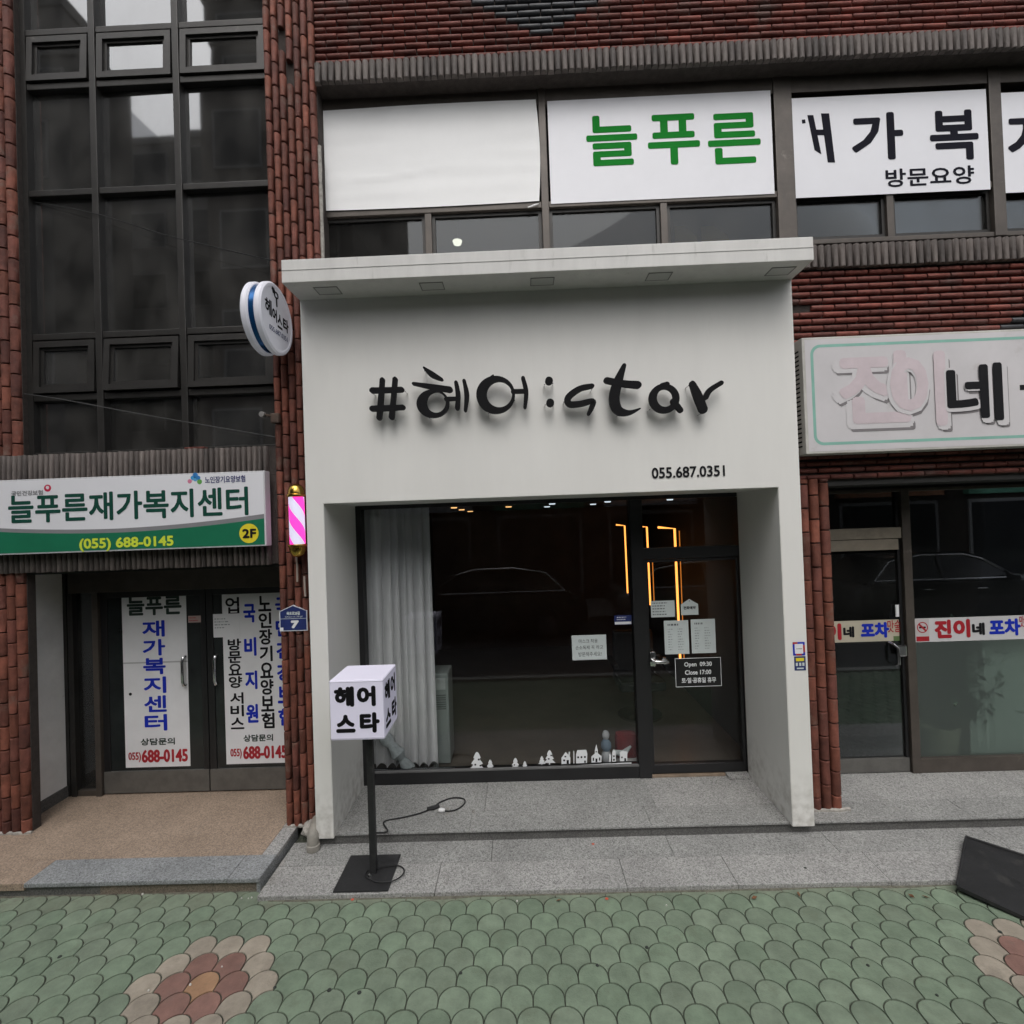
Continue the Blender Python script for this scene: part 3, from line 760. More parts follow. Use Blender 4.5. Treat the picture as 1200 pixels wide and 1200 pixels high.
MB().box(mx1, dx1, Y_GL-.004, Y_GL+.004, zd, oT-.036).obj('pane', GLASS, win)
box('side_panel', BLACK, win, dx1, gx1+.03, Y_GL-.055, Y_GL+.05, zg0+.02, oT-.036, .004)
door = MB().box(mx1+.004, mx1+.03, Y_GL-.035, Y_GL+.03, zg0+.03, zd2-.006).obj('door', BLACK, sal)
box('bottom_rail', BLACK, door, mx1+.03, dx1-.03, Y_GL-.035, Y_GL+.03, zg0+.03, zdb, .003)
box('top_rail', BLACK, door, mx1+.03, dx1-.03, Y_GL-.035, Y_GL+.03, zd2-.03, zd2-.006, .003)
box('stile', BLACK, door, dx1-.03, dx1-.004, Y_GL-.035, Y_GL+.03, zg0+.03, zd2-.006, .003)
MB().box(mx1+.03, dx1-.03, Y_GL-.004, Y_GL+.004, zdb, zd2-.03).obj('pane', GLASS, door)
box('threshold', mat('worn_wood', (.24, .18, .13), .7, .3, 9), sal, mx1, P(848, 905, Y_GL).x, Y_GL-.05, Y_GL+.05, ZS-.001, ZS+.022, .004)
box('threshold', GRAN, sal, P(848, 905, Y_GL).x+.003, gx1-.002, Y_GL-.12, Y_GL+.05, ZS-.001, ZS+.026, .004)
h = P(766, 774, Y_GL-.06)
mb = MB(); mb.rbox(h.x-.03, h.x+.02, Y_GL-.055, Y_GL-.035, h.z-.055, h.z+.075, .006)
mb.tube([(h.x-.015, Y_GL-.05, h.z), (h.x-.012, Y_GL-.095, h.z-.002), (h.x+.02, Y_GL-.1, h.z-.004), (h.x+.1, Y_GL-.098, h.z-.008), (h.x+.125, Y_GL-.09, h.z-.012)], [.016, .016, .018, .017, .01], 10)
mb.lathe([(0, -.068), (.028, -.064), (.03, -.05), (.03, -.035)], (h.x+.1, Y_GL, h.z-.01), 'Y', 16)
mb.obj('handle', CHROME, door, True)

# -- notices stuck on the salon glass
YN = Y_GL-.0045
def sheet(name, label, cat, r, mt, th=.0012, group=None, parent=None):
    o = panel(MB(), r, th).obj(name, mt, parent)
    return tag(o, label, cat, group)
def lines(o, r, rows, mt, bold=0., th=.0012):
    for body, fx0, fx1, fz0, fz1 in rows:
        text('print', body, Rect(r.x0+r.w*fx0, r.x0+r.w*fx1, r.z0+r.h*fz0, r.z0+r.h*fz1, r.Y-th), mt, o, bold, .0006)
def scribble(o, r, n, mt, x0=.1, x1=.85, z0=.1, z1=.85, th=.0012, hgt=.35):
    mb = MB(); st = (z1-z0)/n
    for k in range(n):
        z = z1-st*(k+.5); x = x0
        e = x0+(x1-x0)*random.uniform(.55, 1)
        while x < e:
            w_ = random.uniform(.02, .1); a, b = r.x0+r.w*x, r.x0+r.w*min(x+w_, e); x += w_+.03
            mb.box(a, b, r.Y-th-.0006, r.Y-th, r.z0+r.h*(z-st*hgt/2), r.z0+r.h*(z+st*hgt/2))
    mb.obj('print', mt, o)
FAINT = mat('ink_faint', (.30, .33, .34), .8, .1); MIDINK = mat('ink_mid', (.12, .13, .14), .8, .1)
r = RQ((670, 744.5), (710, 744), (711, 772.5), (671, 773.5), YN)
o = sheet('paper_notice', 'white paper notice with three handwritten lines in the middle of the salon window', 'notice', r, PAPER)
lines(o, r, [('마스크 착용', .2, .75, .68, .84), ('손소독제 꼭 하고', .1, .9, .42, .58), ('방문해주세요!', .18, .85, .14, .32)], INK)
r = RC(730, 726.5, 20, 11, YN); o = sheet('alarm_sticker', 'small navy and white security sticker beside the salon door frame', 'sticker', r, NAVY)
panel(MB(), Rect(r.x0+.004, r.x1-.004, r.z0+.004, r.z0+r.h*.32, r.Y-.0012), .0005).obj('band', PAPERW, o); scribble(o, r, 2, PAPERW, .15, .9, .45, .9)
r = RQ((763, 704), (790.5, 704), (790.5, 722.5), (763, 723.5), YN)
o = sheet('paper_notice', 'small wide paper notice with five printed lines, left of the house shaped tag', 'notice', r, PAPER); scribble(o, r, 5, MIDINK, .06, .98, .08, .95)
r = RC(808, 712, 20, 17, YN)
poly = [(r.x0, r.z0), (r.x1, r.z0), (r.x1, r.z0+r.h*.72), (r.cx, r.z1+.012), (r.x0, r.z0+r.h*.72)]
o = MB().prism([(x, YN-.002, z) for x, z in poly], (0, .002, 0)).obj('door_tag', PAPER)
tag(o, 'house shaped white door tag hanging on the salon door glass', 'tag'); lines(o, r, [('전화예약', .15, .85, .38, .6)], INK, .0012, .002)
text('print', 'Tel 055.687.0351', Rect(r.x0+r.w*.15, r.x0+r.w*.85, r.z0+r.h*.12, r.z0+r.h*.24, YN-.002), MIDINK, o) if False else None
MB().lathe([(0, -.0026), (.005, -.0026), (.005, -.002)], (r.cx, YN, r.z1-.006), 'Y', 12).obj('hole', BLACK, o)
for (tl, tr, br, bl, lab) in (((778, 727.5), (806, 727), (808, 766), (779.5, 766.5), 'left of two pale price sheets side by side on the salon door'),
                              ((809, 726), (837, 725.5), (839.5, 764.5), (811.5, 765.5), 'right of two pale price sheets side by side on the salon door')):
    r = RQ(tl, tr, br, bl, YN); o = sheet('price_sheet', lab, 'notice', r, PAPER, group='price sheets on the salon door')
    scribble(o, r, 1, MIDINK, .15, .6, .82, .93, hgt=.5); scribble(o, r, 9, FAINT, .15, .35, .1, .78); scribble(o, r, 9, FAINT, .55, .8, .1, .78)
r = RQ((791, 772), (844, 770), (845.5, 803), (792.5, 805.5), YN)
o = thing('opening_hours_sign', 'black opening hours decal with white outline and lettering on the salon door', 'sign', (r.cx, YN, r.z0))
panel(MB(), r, .0012).obj('plate', BLACK, o)
DECAL = mat('decal_white', (.75, .77, .78), .6, .03)
mb = MB(); t = .0045; y0, y1 = YN-.0018, YN-.0012
mb.box(r.x0, r.x1, y0, y1, r.z0, r.z0+t); mb.box(r.x0, r.x1, y0, y1, r.z1-t, r.z1); mb.box(r.x0, r.x0+t, y0, y1, r.z0+t, r.z1-t); mb.box(r.x1-t, r.x1, y0, y1, r.z0+t, r.z1-t)
mb.obj('outline', DECAL, o)
for body, fx0, fx1, fz0, fz1 in (('Open  09:30', .2, .8, .66, .86), ('Close 17:00', .21, .78, .42, .58), ('토·일·공휴일 휴무', .13, .88, .13, .32)):
    text('print', body, Rect(r.x0+r.w*fx0, r.x0+r.w*fx1, r.z0+r.h*fz0, r.z0+r.h*fz1, YN-.0012), DECAL, o, .0013, .0006)

# -- white winter decals along the foot of the window
def dec(name, label, polys, cuts=(), group='winter window decals'):
    """polys in px (photo); cuts are dark openings"""
    mb = MB()
    for k, pl in enumerate(polys):
        mb.prism([(P(x, y, YN).x, YN-.0008-k*.0001, P(x, y, YN).z) for x, y in pl], (0, .0006, 0))
    o = mb.obj(name, DECAL)
    if cuts:
        c = MB()
        for pl in cuts: c.prism([(P(x, y, YN).x, YN-.0016, P(x, y, YN).z) for x, y in pl], (0, .0004, 0))
        c.obj('opening', INK, o)
    tag(o, label, 'decal', group)
def tree_poly(cx, yb, h_, w_):
    s = []; L = 3
    left = []; right = []
    for k in range(L):
        y0_ = yb-h_*.12-(h_*.88)*k/L; ww = w_/2*(1-k*.27)
        left += [(cx-ww, y0_), (cx-ww*.42, y0_-h_*.88/L*.8)]; right += [(cx+ww, y0_), (cx+ww*.42, y0_-h_*.88/L*.8)]
    return [(cx-w_*.05, yb), (cx-w_*.05, yb-h_*.12)]+left+[(cx, yb-h_)]+right[::-1]+[(cx+w_*.05, yb-h_*.12), (cx+w_*.05, yb)]
sq = lambda x, y, w_, h_: [(x, y), (x+w_, y), (x+w_, y-h_), (x, y-h_)]
dec('tree_decal', 'tallest fir tree decal, leftmost at the foot of the salon window', [tree_poly(559, 904.5, 23.5, 19)], [sq(556, 897, 2, 2), sq(560, 891, 2, 2), sq(562, 898, 2, 1.6)])
dec('tree_decal', 'small fir decal just right of the tallest fir decal', [tree_poly(574.5, 903.5, 13.5, 11)])
dec('tree_decal', 'larger fir of the middle pair of fir decals on the salon window', [tree_poly(604, 902.5, 14.5, 12)], [sq(602, 897, 1.5, 1.5)])
dec('tree_decal', 'smaller fir of the middle pair of fir decals on the salon window', [tree_poly(615, 901, 9, 8)])
dec('tree_decal', 'small fir decal standing at the left end of the white ground line', [tree_poly(635, 896.5, 10.5, 9)])
dec('tree_decal', 'bushy fir decal on the white ground line left of the first cottage', [tree_poly(644, 896, 17, 14)], [sq(642, 890, 2, 1.6), sq(645, 886, 1.6, 1.6)])
dec('ground_line_decal', 'thin white ground line decal under the row of little houses', [[(636, 898.5), (740, 893.4), (740, 895), (636, 900.2)]])
dec('house_decal', 'small cottage decal with chimney, leftmost of the little houses', [[(658, 895.5), (658, 888), (663, 881), (666, 884.6), (666.5, 881), (668, 881), (667.6, 886.4), (668.5, 888), (668.2, 895)]], [sq(664, 895, 2.6, 4.4), sq(660, 892, 2.2, 2), sq(661.5, 887.4, 2, 1.6)])
dec('house_decal', 'wide two storey house decal with a row of three windows', [[(675, 894.6), (675, 884), (676.5, 879), (687, 878.6), (688.2, 883.4), (688, 894)], [(672, 894.7), (672, 880), (673, 880), (673, 894.7)]], [sq(676.5, 888.5, 2, 2.2), sq(680.4, 888.3, 2, 2.2), sq(684.4, 888.1, 2, 2.2), sq(684.6, 893.8, 1.8, 2.6)])
dec('church_decal', 'church decal with a pointed steeple among the little houses', [[(693, 893.7), (693, 886.5), (697, 883), (697, 879.4), (698.8, 871.8), (700.4, 879.2), (700.5, 882.8), (705, 886), (704.8, 893.2)]], [sq(697.8, 893, 2.2, 4.2), sq(694.6, 891.5, 1.5, 3.6), sq(702, 891.2, 1.5, 3.6), sq(698, 881.6, 1.3, 1.6)])
dec('house_decal', 'narrow town house decal between the church and the last cottage', [[(713.6, 892.8), (714, 884), (716, 884), (716, 892.7)], [(717.4, 892.6), (717.4, 881.5), (719.4, 877.8), (721.6, 881.2), (721.6, 892.4)]], [sq(718.4, 887, 2, 1.8), sq(718.4, 891.4, 2, 2.2)])
dec('house_decal', 'last cottage decal with a flat roof at the right end of the row', [[(726.4, 892.2), (726.4, 884.2), (725.8, 881.6), (729.5, 879.6), (735.4, 881), (735, 883.8), (735, 891.8)]], [sq(731.6, 891.8, 2, 3.4), sq(728, 888.4, 1.6, 1.8)])

# -- stickers on the right post
YS = YP-.0003
r = RQ((928.5, 753), (942.5, 752), (943.5, 767.5), (930, 768.5), YS)
o = thing('payment_sticker', 'square white sticker with red and blue border on the right salon post', 'sticker', (r.cx, YS, r.z0))
panel(MB(), r, .001).obj('border', BLUE, o)
mb = MB(); a = .018
mb.box(r.x0, r.x0+a*2, r.Y-.0014, r.Y-.001, r.z1-a*.9, r.z1); mb.box(r.x1-a*.9, r.x1, r.Y-.0014, r.Y-.001, r.z0+a*1.3, r.z1-a*1.3); mb.box(r.x0+a*1.2, r.x1-a*1.4, r.Y-.0014, r.Y-.001, r.z0, r.z0+a*.8)
mb.obj('red_band', CRIMSON, o); q = Rect(r.x0+.014, r.x1-.014, r.z0+.014, r.z1-.014, r.Y-.001)
panel(MB(), q, .0008).obj('field', PAPERW, o); scribble(o, Rect(q.x0, q.x1, q.z0, q.z1, q.Y-.0008), 1, INK, .2, .9, .4, .6, 0.)
r = RQ((930.5, 769.5), (943.5, 769), (944.5, 785), (931.5, 786), YS)
o = thing('camera_sticker', 'navy and yellow security camera sticker below the payment sticker', 'sticker', (r.cx, YS, r.z0))
panel(MB(), r, .001).obj('field', NAVY, o)
panel(MB(), Rect(r.x0+.012, r.x1-.012, r.z0+r.h*.66, r.z1-.012, r.Y-.001), .0005).obj('band', YELLOW, o)
mb = MB()
for fx in (.12, .42, .7): mb.box(r.x0+r.w*fx, r.x0+r.w*(fx+.18), r.Y-.0015, r.Y-.001, r.z0+r.h*.32, r.z0+r.h*.55)
mb.box(r.x0+r.w*.2, r.x0+r.w*.8, r.Y-.0015, r.Y-.001, r.z0+r.h*.1, r.z0+r.h*.2); mb.obj('pictogram', PAPER, o)

# =================================================================== SALON INTERIOR
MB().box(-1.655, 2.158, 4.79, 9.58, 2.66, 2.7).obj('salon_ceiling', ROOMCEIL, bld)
YC = 4.86
mb = MB(); nx, nz = 150, 26; vs = []; ctop = P(465, 590, YC).z+.05; cbot = P(480, 897, YC).z
cx0t, cx1t = P(431, 600, YC).x-.03, P(503, 600, YC).x; cx0b, cx1b = P(455, 900, YC).x-.16, P(513, 900, YC).x
for j in range(nz+1):
    t = j/nz; z = ctop+(cbot-ctop)*t
    for i in range(nx+1):
        s_ = i/nx; xa = cx0t+(cx0b-cx0t)*t; xb = cx1t+(cx1b-cx1t)*t
        ph = s_*2*math.pi*8+1.2*math.sin(s_*11)+.5*noise.noise(Vector((s_*5, t*1.5, 0)))
        amp = .036+.025*noise.noise(Vector((s_*7, 4, t)))+.012*t
        zz = z+(.012*math.sin(ph*1.0) if j == nz else 0)
        vs.append((xa+(xb-xa)*s_+.008*math.sin(ph*.5+t), YC+amp*(2*abs(math.sin(ph*.5))**.6-1), zz))
fs = [(j*(nx+1)+i, j*(nx+1)+i+1, (j+1)*(nx+1)+i+1, (j+1)*(nx+1)+i) for j in range(nz) for i in range(nx)]
tag(mb.add(vs, fs).obj('curtain', mat('curtain_grey', (.84, .845, .85), .9, .1, 12, .3, 250, stretch=(1, 1, .2)), None, True), 'pale grey pleated curtain hanging at the left end of the salon window', 'curtain')
# floor-standing heater behind the curtain edge
a0, a1 = P(503, 850, 5.05).x, P(527, 850, 5.05).x; zt_ = P(515, 789, 5.05).z
ht = thing('air_conditioner', 'tall grey green floor air conditioner beside the curtain edge in the salon', 'appliance', ((a0+a1)/2, 5.05, ZS))
APP = mat('appliance', (.33, .38, .36), .5, .05, 4)
MB().rbox(a0-.22, a1, 5.05, 5.35, ZS, zt_, .02).obj('body', APP, ht)
box('outlet', mat('appliance_pale', (.5, .55, .53), .5), ht, a0+.01, a1-.03, 5.042, 5.05, zt_-.16, zt_-.05)
for k in range(7): box('vent_slat', mat('appliance_dark', (.16, .18, .17), .5), ht, a0-.12, a1-.03, 5.043, 5.05, zt_-.22-.022*k, zt_-.212-.022*k)
mb = MB()
hp = [(a0-.06+.13*math.sin(t*1.4), 5.0, zt_-.35-.42*t) for t in [k/12 for k in range(17)]]
tag(MB().tube(hp, .022, 8).obj('drain_hose', mat('hose', (.25, .28, .27), .5), None, True), 'grey ribbed hose hanging in front of the floor air conditioner', 'hose')
# rolled pale awning cloth lying against the sill
c0 = P(437, 850, 4.84); c1_ = P(480, 903, 4.80)
pts = [c0.lerp(c1_, k/10)+Vector((0, 0, .03*math.sin(k*.3))) for k in range(11)]
tag(MB().tube(pts, [.05+.018*math.sin(k*2.1)+.006*(k % 2) for k in range(11)], 9).obj('folded_parasol', mat('parasol_cloth', (.42, .47, .48), .7, .25, 25), None, True), 'pale folded cloth roll leaning at the lower left of the salon window', 'cloth')
# little snowman figure and red toy tray inside the glass
YF = 4.82
q = P(711, 892, YF); fg = thing('snowman_figurine', 'white and blue snowman figurine on the salon window sill', 'figurine', (q.x, YF, q.z))
k = YF/F
MB().lathe([(0, 0), (5*k, .3*k), (6*k, 5*k), (5.5*k, 9*k), (3.4*k, 13*k)], (q.x, YF, q.z), 'Z', 14).obj('lower_body', mat('figurine_white', (.6, .62, .64), .6), fg, True)
MB().lathe([(3.4*k, 12*k), (6*k, 16*k), (6*k, 21*k), (3*k, 26*k)], (q.x, YF, q.z), 'Z', 14).obj('jacket', mat('figurine_blue', (.2, .28, .36), .7), fg, True)
MB().lathe([(2*k, 25*k), (4*k, 28*k), (4.4*k, 31*k), (3*k, 34.5*k), (0, 36*k)], (q.x, YF, q.z), 'Z', 14).obj('head', mat('figurine_white', (.6, .62, .64), .6), fg, True)
q = P(735, 893, 4.84); ty = thing('toy_basket', 'white basket with a red cushion beside the snowman in the salon window', 'basket', (q.x, 4.84, q.z))
MB().rbox(q.x-.13, q.x+.12, 4.80, 4.95, q.z-.06, q.z+.045, .02).obj('basket', mat('basket_white', (.5, .49, .47), .7, .2, 60), ty)
MB().rbox(q.x-.1, q.x+.105, 4.81, 4.94, q.z+.03, q.z+.27, .05).obj('cushion', mat('cushion_red', (.17, .015, .018), .8, .2, 20), ty)
MB().tube([(q.x-.14, 4.795, q.z+.12), (q.x-.04, 4.79, q.z+.10), (q.x+.03, 4.79, q.z+.17)], [.02, .035, .01], 8).obj('ribbon', PAPER, ty, True)
# amber LED frames, ceiling lamps
AMB = mat('led_amber', (.9, .4, .1), .5, emit=(1, .36, .07), estr=1.9)
AMBLOW = mat('amber_glow_dim', (.5, .2, .05), .5, emit=(1, .3, .04), estr=.5)
def led(label, Y, pts, r=.010, mt=None):
    pts = [P(x, y, Y) for x, y in pts]
    o = MB().tube(pts, r, 6).obj('light_strip', mt or AMB); tag(o, label, 'light strip', 'amber light strips in the salon'); return o
led('amber light strip bent like a corner, left of the salon door post', 7.6, [(722, 615), (732, 616), (735.5, 695)], .011)
led('short amber strip with upright running down to the small paper notice', 7.0, [(746, 617), (758, 617.5), (762.2, 709)], .012)
led('brightest amber upright running down behind the house shaped tag', 6.3, [(771, 618), (790.5, 619.5), (797.5, 781)], .014)
led('faint amber reflection put in as a thin glowing strip right of the brightest upright', 6.9, [(796, 622), (802, 780)], .006, AMBLOW)  # reflection of the bright upright, put in as a dim glowing tube
led('faint thin amber strip beside the middle upright', 7.3, [(764.5, 655), (766.5, 704)], .006, AMBLOW)
LAMPW = mat('lamp_warm', (1, .8, .5), .5, emit=(1, .55, .2), estr=1.1); LAMPC = mat('lamp_cool', (1, 1, 1), .5, emit=(.8, .92, 1), estr=.8)
zc = 2.655
names = ['leftmost warm ceiling spot by the curtain', 'second warm ceiling spot by the curtain', 'third warm ceiling spot right of the curtain', 'warm ceiling spot above the middle of the salon window',
         'cool ceiling spot left of the two in the window centre', 'cool ceiling spot near the window centre', 'cool ceiling spot left of the door post', 'cool ceiling spot above the door post', 'cool ceiling spot inside the door transom', 'faint ceiling spot at the right of the door transom']
for (px, py, mt), nm in zip([(532, 592.5, LAMPW), (541, 595, LAMPW), (551, 597, LAMPW), (596, 591.5, LAMPW), (641, 591.5, LAMPC), (647, 588, LAMPC), (695, 588.5, LAMPC), (712, 585.5, LAMPC), (785, 583, LAMPC), (822, 588, LAMPC)], names):
    c = G(px, py+2, zc); s_ = max(.3, min(1, c.y/9)); 
    if c.y > 9.4: c = CAM+(c-CAM)*(9.2/c.y); 
    o = MB().lathe([(0, -.012), (.035*s_+.01, -.012), (.035*s_+.015, .0)], (c.x, c.y, zc), 'Z', 14).obj('ceiling_spot', mt)
    tag(o, nm, 'ceiling lamp', 'ceiling spots in the salon')
c = P(536, 285, 4.75); o = MB().lathe([(0, -.012), (.035, -.01), (.045, .02)], (c.x, c.y, c.z), 'Z', 16).obj('ceiling_lamp', mat('lamp_office', (1, 1, 1), .5, emit=(1, .95, .8), estr=3))
tag(o, 'small bright lamp behind the window strip above the canopy', 'ceiling lamp')
MB().tube([(c.x, c.y, c.z+.015), (c.x, c.y, 5.45)], .008, 6).obj('cord', BLACK, o)
# styling chair and mirror, dim in the background
sc_ = thing('styling_chair', 'dark salon chair standing dim inside behind the door glass', 'chair', (1.35, 6.2, .09))
MB().lathe([(.26, .09), (.26, .11), (.05, .14), (.04, .42), (.2, .44)], (1.35, 6.2, 0), 'Z', 18).obj('pedestal', CHROME, sc_, True)
MB().rbox(1.08, 1.62, 5.95, 6.45, .44, .56, .04).obj('seat', BLACKM, sc_); MB().rbox(1.1, 1.6, 6.42, 6.54, .5, 1.05, .04).obj('backrest', BLACKM, sc_)
for s_ in (-1, 1): MB().rbox(1.35+s_*.3-.035, 1.35+s_*.3+.035, 6.0, 6.45, .7, .75, .02).obj('armrest', BLACKM, sc_)

# =================================================================== ENTRANCE ON THE LEFT
YD = 4.69
ex0 = P(88, 780, YD).x
rv = P(80, 800, YD).x
MB().box(-6, rv-.11, 4.205, 4.8, .1, zl_bot).obj('reveal_core', MORTAR, bld)
MB().box(rv-.1, rv, 4.205, 4.65, .2, zl_bot).obj('plaster_reveal', PLASTER, bld)
MB().box(rv-.1, rv+.012, 4.207, 4.65, .1, .2).obj('skirting', GRAND, bld)
MB().box(rv-.1, rv+.03, 4.652, YD+.06, .1, zl_bot-.02).obj('jamb', ALU, bld)
MB().box(rv, PCx1, WALL+.0, 5.0, zl_bot-.02, zl_bot+.006).obj('soffit', DARKROOM, bld)
MB().box(-6, -1.9, 6.4, 6.5, .1, 3.0).obj('hall_back_wall', DARKROOM, bld)
MB().box(-6, -1.9, 4.9, 6.4, zl_bot, 2.9).obj('hall_ceiling', DARKROOM, bld)
zlh = P(225, 690, YD).z
box('lintel', ALUB, bld, ex0, PCx1, YD-.06, YD+.06, zlh, zl_bot-.021, .004)
dxa = P(122, 800, YD).x; dxm = P(245, 800, YD).x; dxb = dxm+(dxm-dxa)
box('jamb', ALU, bld, max(ex0-.02, rv+.032), ex0+.03, YD-.05, YD+.05, .1, zlh, .004)
box('jamb', ALUB, bld, dxa-.055, dxa-.002, YD-.055, YD+.05, .1, zlh, .004)
sl = MB().box(ex0+.03, dxa-.055, YD-.003, YD+.003, .15, zlh-.001).obj('sidelight', GLASSWIN, bld)
box('rail', ALUB, sl, ex0+.03, dxa-.055, YD-.04, YD+.04, .101, .15, .003)
zrail = P(200, 901, YD).z
for nm, a, b, hx in (('left', dxa, dxm-.004, P(219, 785, YD).x), ('right', dxm+.004, dxb, P(256, 785, YD).x)):
    d = MB().box(a+.06, b-.05, YD-.012, YD+.012, zrail, zlh-.06).obj('door', DOORDARK, bld)
    box('stile', BLACK, d, a, a+.06, YD-.022, YD+.022, .106, zlh-.002, .003); box('stile', BLACK, d, b-.05, b, YD-.022, YD+.022, .106, zlh-.002, .003)
    box('rail', BLACK, d, a+.06, b-.05, YD-.02, YD+.02, zlh-.06, zlh-.002, .003)
    box('kick_plate', ALUG, d, a+.001, b-.001, YD-.03, YD+.026, .112, zrail, .004)
    hz = P(219, 785, YD).z
    pts = [(hx, YD-.012, hz+.13), (hx, YD-.05, hz+.125), (hx, YD-.065, hz+.09), (hx, YD-.065, hz-.09), (hx, YD-.05, hz-.125), (hx, YD-.012, hz-.13)]
    MB().tube(pts, .013, 8).obj('handle', CHROME, d, True)
# posters on the doors
YPO = YD-.0125
def chars(o, body, x0, x1, zs, mt, bold, Y, gap=.08):
    n = len(body)
    for k, ch in enumerate(body):
        mb = MB()
        zt_, zb_ = zs[0]+(zs[1]-zs[0])*k/n, zs[0]+(zs[1]-zs[0])*(k+1)/n; g = (zt_-zb_)*gap
        glyphs_into(mb, ch, (x0, Y, zb_+g), (x1-x0, 0, 0), (0, 0, zt_-zb_-2*g), (0, -1, 0), bold, .0012)
        mb.obj('lettering', mt, o)
r = RQ((140.5, 695), (216, 692), (226.5, 897), (148, 900.5), YPO)
po = thing('door_poster', 'tall white door poster with one blue column of characters on the left door leaf', 'poster', (r.cx, YPO, r.z0))
panel(MB(), r, .0012).obj('sheet', PAPERW, po); rr = Rect(r.x0, r.x1, r.z0, r.z1, r.Y-.0012)
def sub(r, fx0, fx1, fz0, fz1): return Rect(r.x0+r.w*fx0, r.x0+r.w*fx1, r.z0+r.h*fz0, r.z0+r.h*fz1, r.Y)
DKGREEN = mat('ink_dark_green', (.012, .03, .022), .5, .1)
text('lettering', '늘푸른', sub(rr, .08, .93, .868, .978), DKGREEN, po, .006)
chars(po, '재가복지센터', rr.x0+rr.w*.31, rr.x0+rr.w*.66, (rr.z0+rr.h*.845, rr.z0+rr.h*.2), BLUE, .0055, rr.Y, .06)
text('lettering', '상담문의', sub(rr, .24, .77, .125, .165), DKGREEN, po, .0022)
text('phone', '055)', sub(rr, .045, .24, .03, .088), CRIMSON, po, .0025); text('phone', '688-0145', sub(rr, .25, .965, .026, .1), CRIMSON, po, .0055)
panel(MB(), sub(rr, .0, 1, .594, .602), .0008).obj('crease', mat('crease', (.42, .42, .43), .7), po)
MB().lathe([(0, -.002), (.014, -.002), (.014, 0)], (rr.x0+rr.w*.1, rr.Y, rr.z0+rr.h*.42), 'Y', 10).obj('hole', INK, po)
r = RQ((258, 690), (358, 686), (366, 892), (266, 896), YPO)
po = thing('door_poster', 'white door poster with four columns of black and blue characters on the right door leaf', 'poster', (r.cx, YPO, r.z0))
panel(MB(), r, .0012).obj('sheet', PAPERW, po); rr = Rect(r.x0, r.x1, r.z0, r.z1, r.Y-.0012)
def col(body, f0, f1, z0, z1, mt, bold, gap=.05): chars(po, body, rr.x0+rr.w*f0, rr.x0+rr.w*f1, (rr.z0+rr.h*z0, rr.z0+rr.h*z1), mt, bold, rr.Y, gap)
col('업', .04, .205, .95, .85, INK, .0035, 0)
col('방문요양', .055, .215, .715, .43, INK, .0035, .03); col('서비스', .065, .225, .41, .195, INK, .0035, .04)
col('국비지원', .25, .395, .95, .19, BLUE, .006, .22)
col('노인장기요양보험', .43, .585, .955, .195, INK, .0045, .03)
col('국민건강보험', .63, .80, .955, .195, BLUE, .006, .12)
text('lettering', '상담문의', sub(rr, .21, .56, .125, .165), DKGREEN, po, .0022)
text('phone', '055)', sub(rr, .05, .185, .03, .088), CRIMSON, po, .0025); text('phone', '688-0145', sub(rr, .2, .72, .026, .1), CRIMSON, po, .0055)
r = RQ((243, 720), (280.5, 718.5), (282, 745.5), (245, 748), YPO-.003)
o = sheet('paper_notice', 'small blank looking paper notice taped over the poster on the right door leaf', 'notice', r, PAPERW); scribble(o, r, 4, FAINT, .2, .75, .35, .85)
r = RC(228, 725.5, 15, 8, YD-.023); o = sheet('door_label', 'tiny pink label between the two left entrance doors', 'label', r, mat('label_pink', (.4, .3, .28), .7)); scribble(o, r, 2, CRIMSON, .05, .95, .1, .9)
# yellow box seen through the sidelight
q = P(112, 912, 5.0)
box_y = MB().rbox(q.x-.07, q.x+.1, 5.0, 5.15, .1, .42, .01).obj('yellow_box', mat('box_yellow', (.24, .17, .03), .7, .2, 8)); tag(box_y, 'dull yellow box on the hall floor behind the narrow sidelight', 'box')

# =================================================================== SHOP ON THE RIGHT
YR = 4.67
rx0 = PRx1-.01; rxm0, rxm1 = P(1057, 720, YR).x, P(1067, 720, YR).x
zrt = P(1060, 572, YR).z
MB().box(PRx0, XR, WALL+.01, 4.9, zw_bot-.04, zw_bot+.001).obj('soffit', DARKROOM, bld)
MB().box(rx0, XR, YR-.03, YR+.1, zrt, zw_bot-.041).obj('header', DARKROOM, bld)
rw = box('shop_window', ALUB, bld, rxm0, rxm1, YR-.05, YR+.05, ZS+.001, zrt, .005)
box('rail', ALUB, rw, rx0, XR-.05, YR-.045, YR+.02, zrt-.03, zrt-.0005, .004)
zk = P(1100, 886, YR).z; zf = P(1100, 752, YR).z; zbd = P(1100, 724, YR).z
box('kick_rail', ALUB, rw, rxm1, XR-.05, YR-.045, YR+.03, ZS+.001, zk, .005)
MB().box(rxm1, XR-.05, YR-.003, YR+.003, zf, zrt-.03).obj('pane', GLASS, rw)
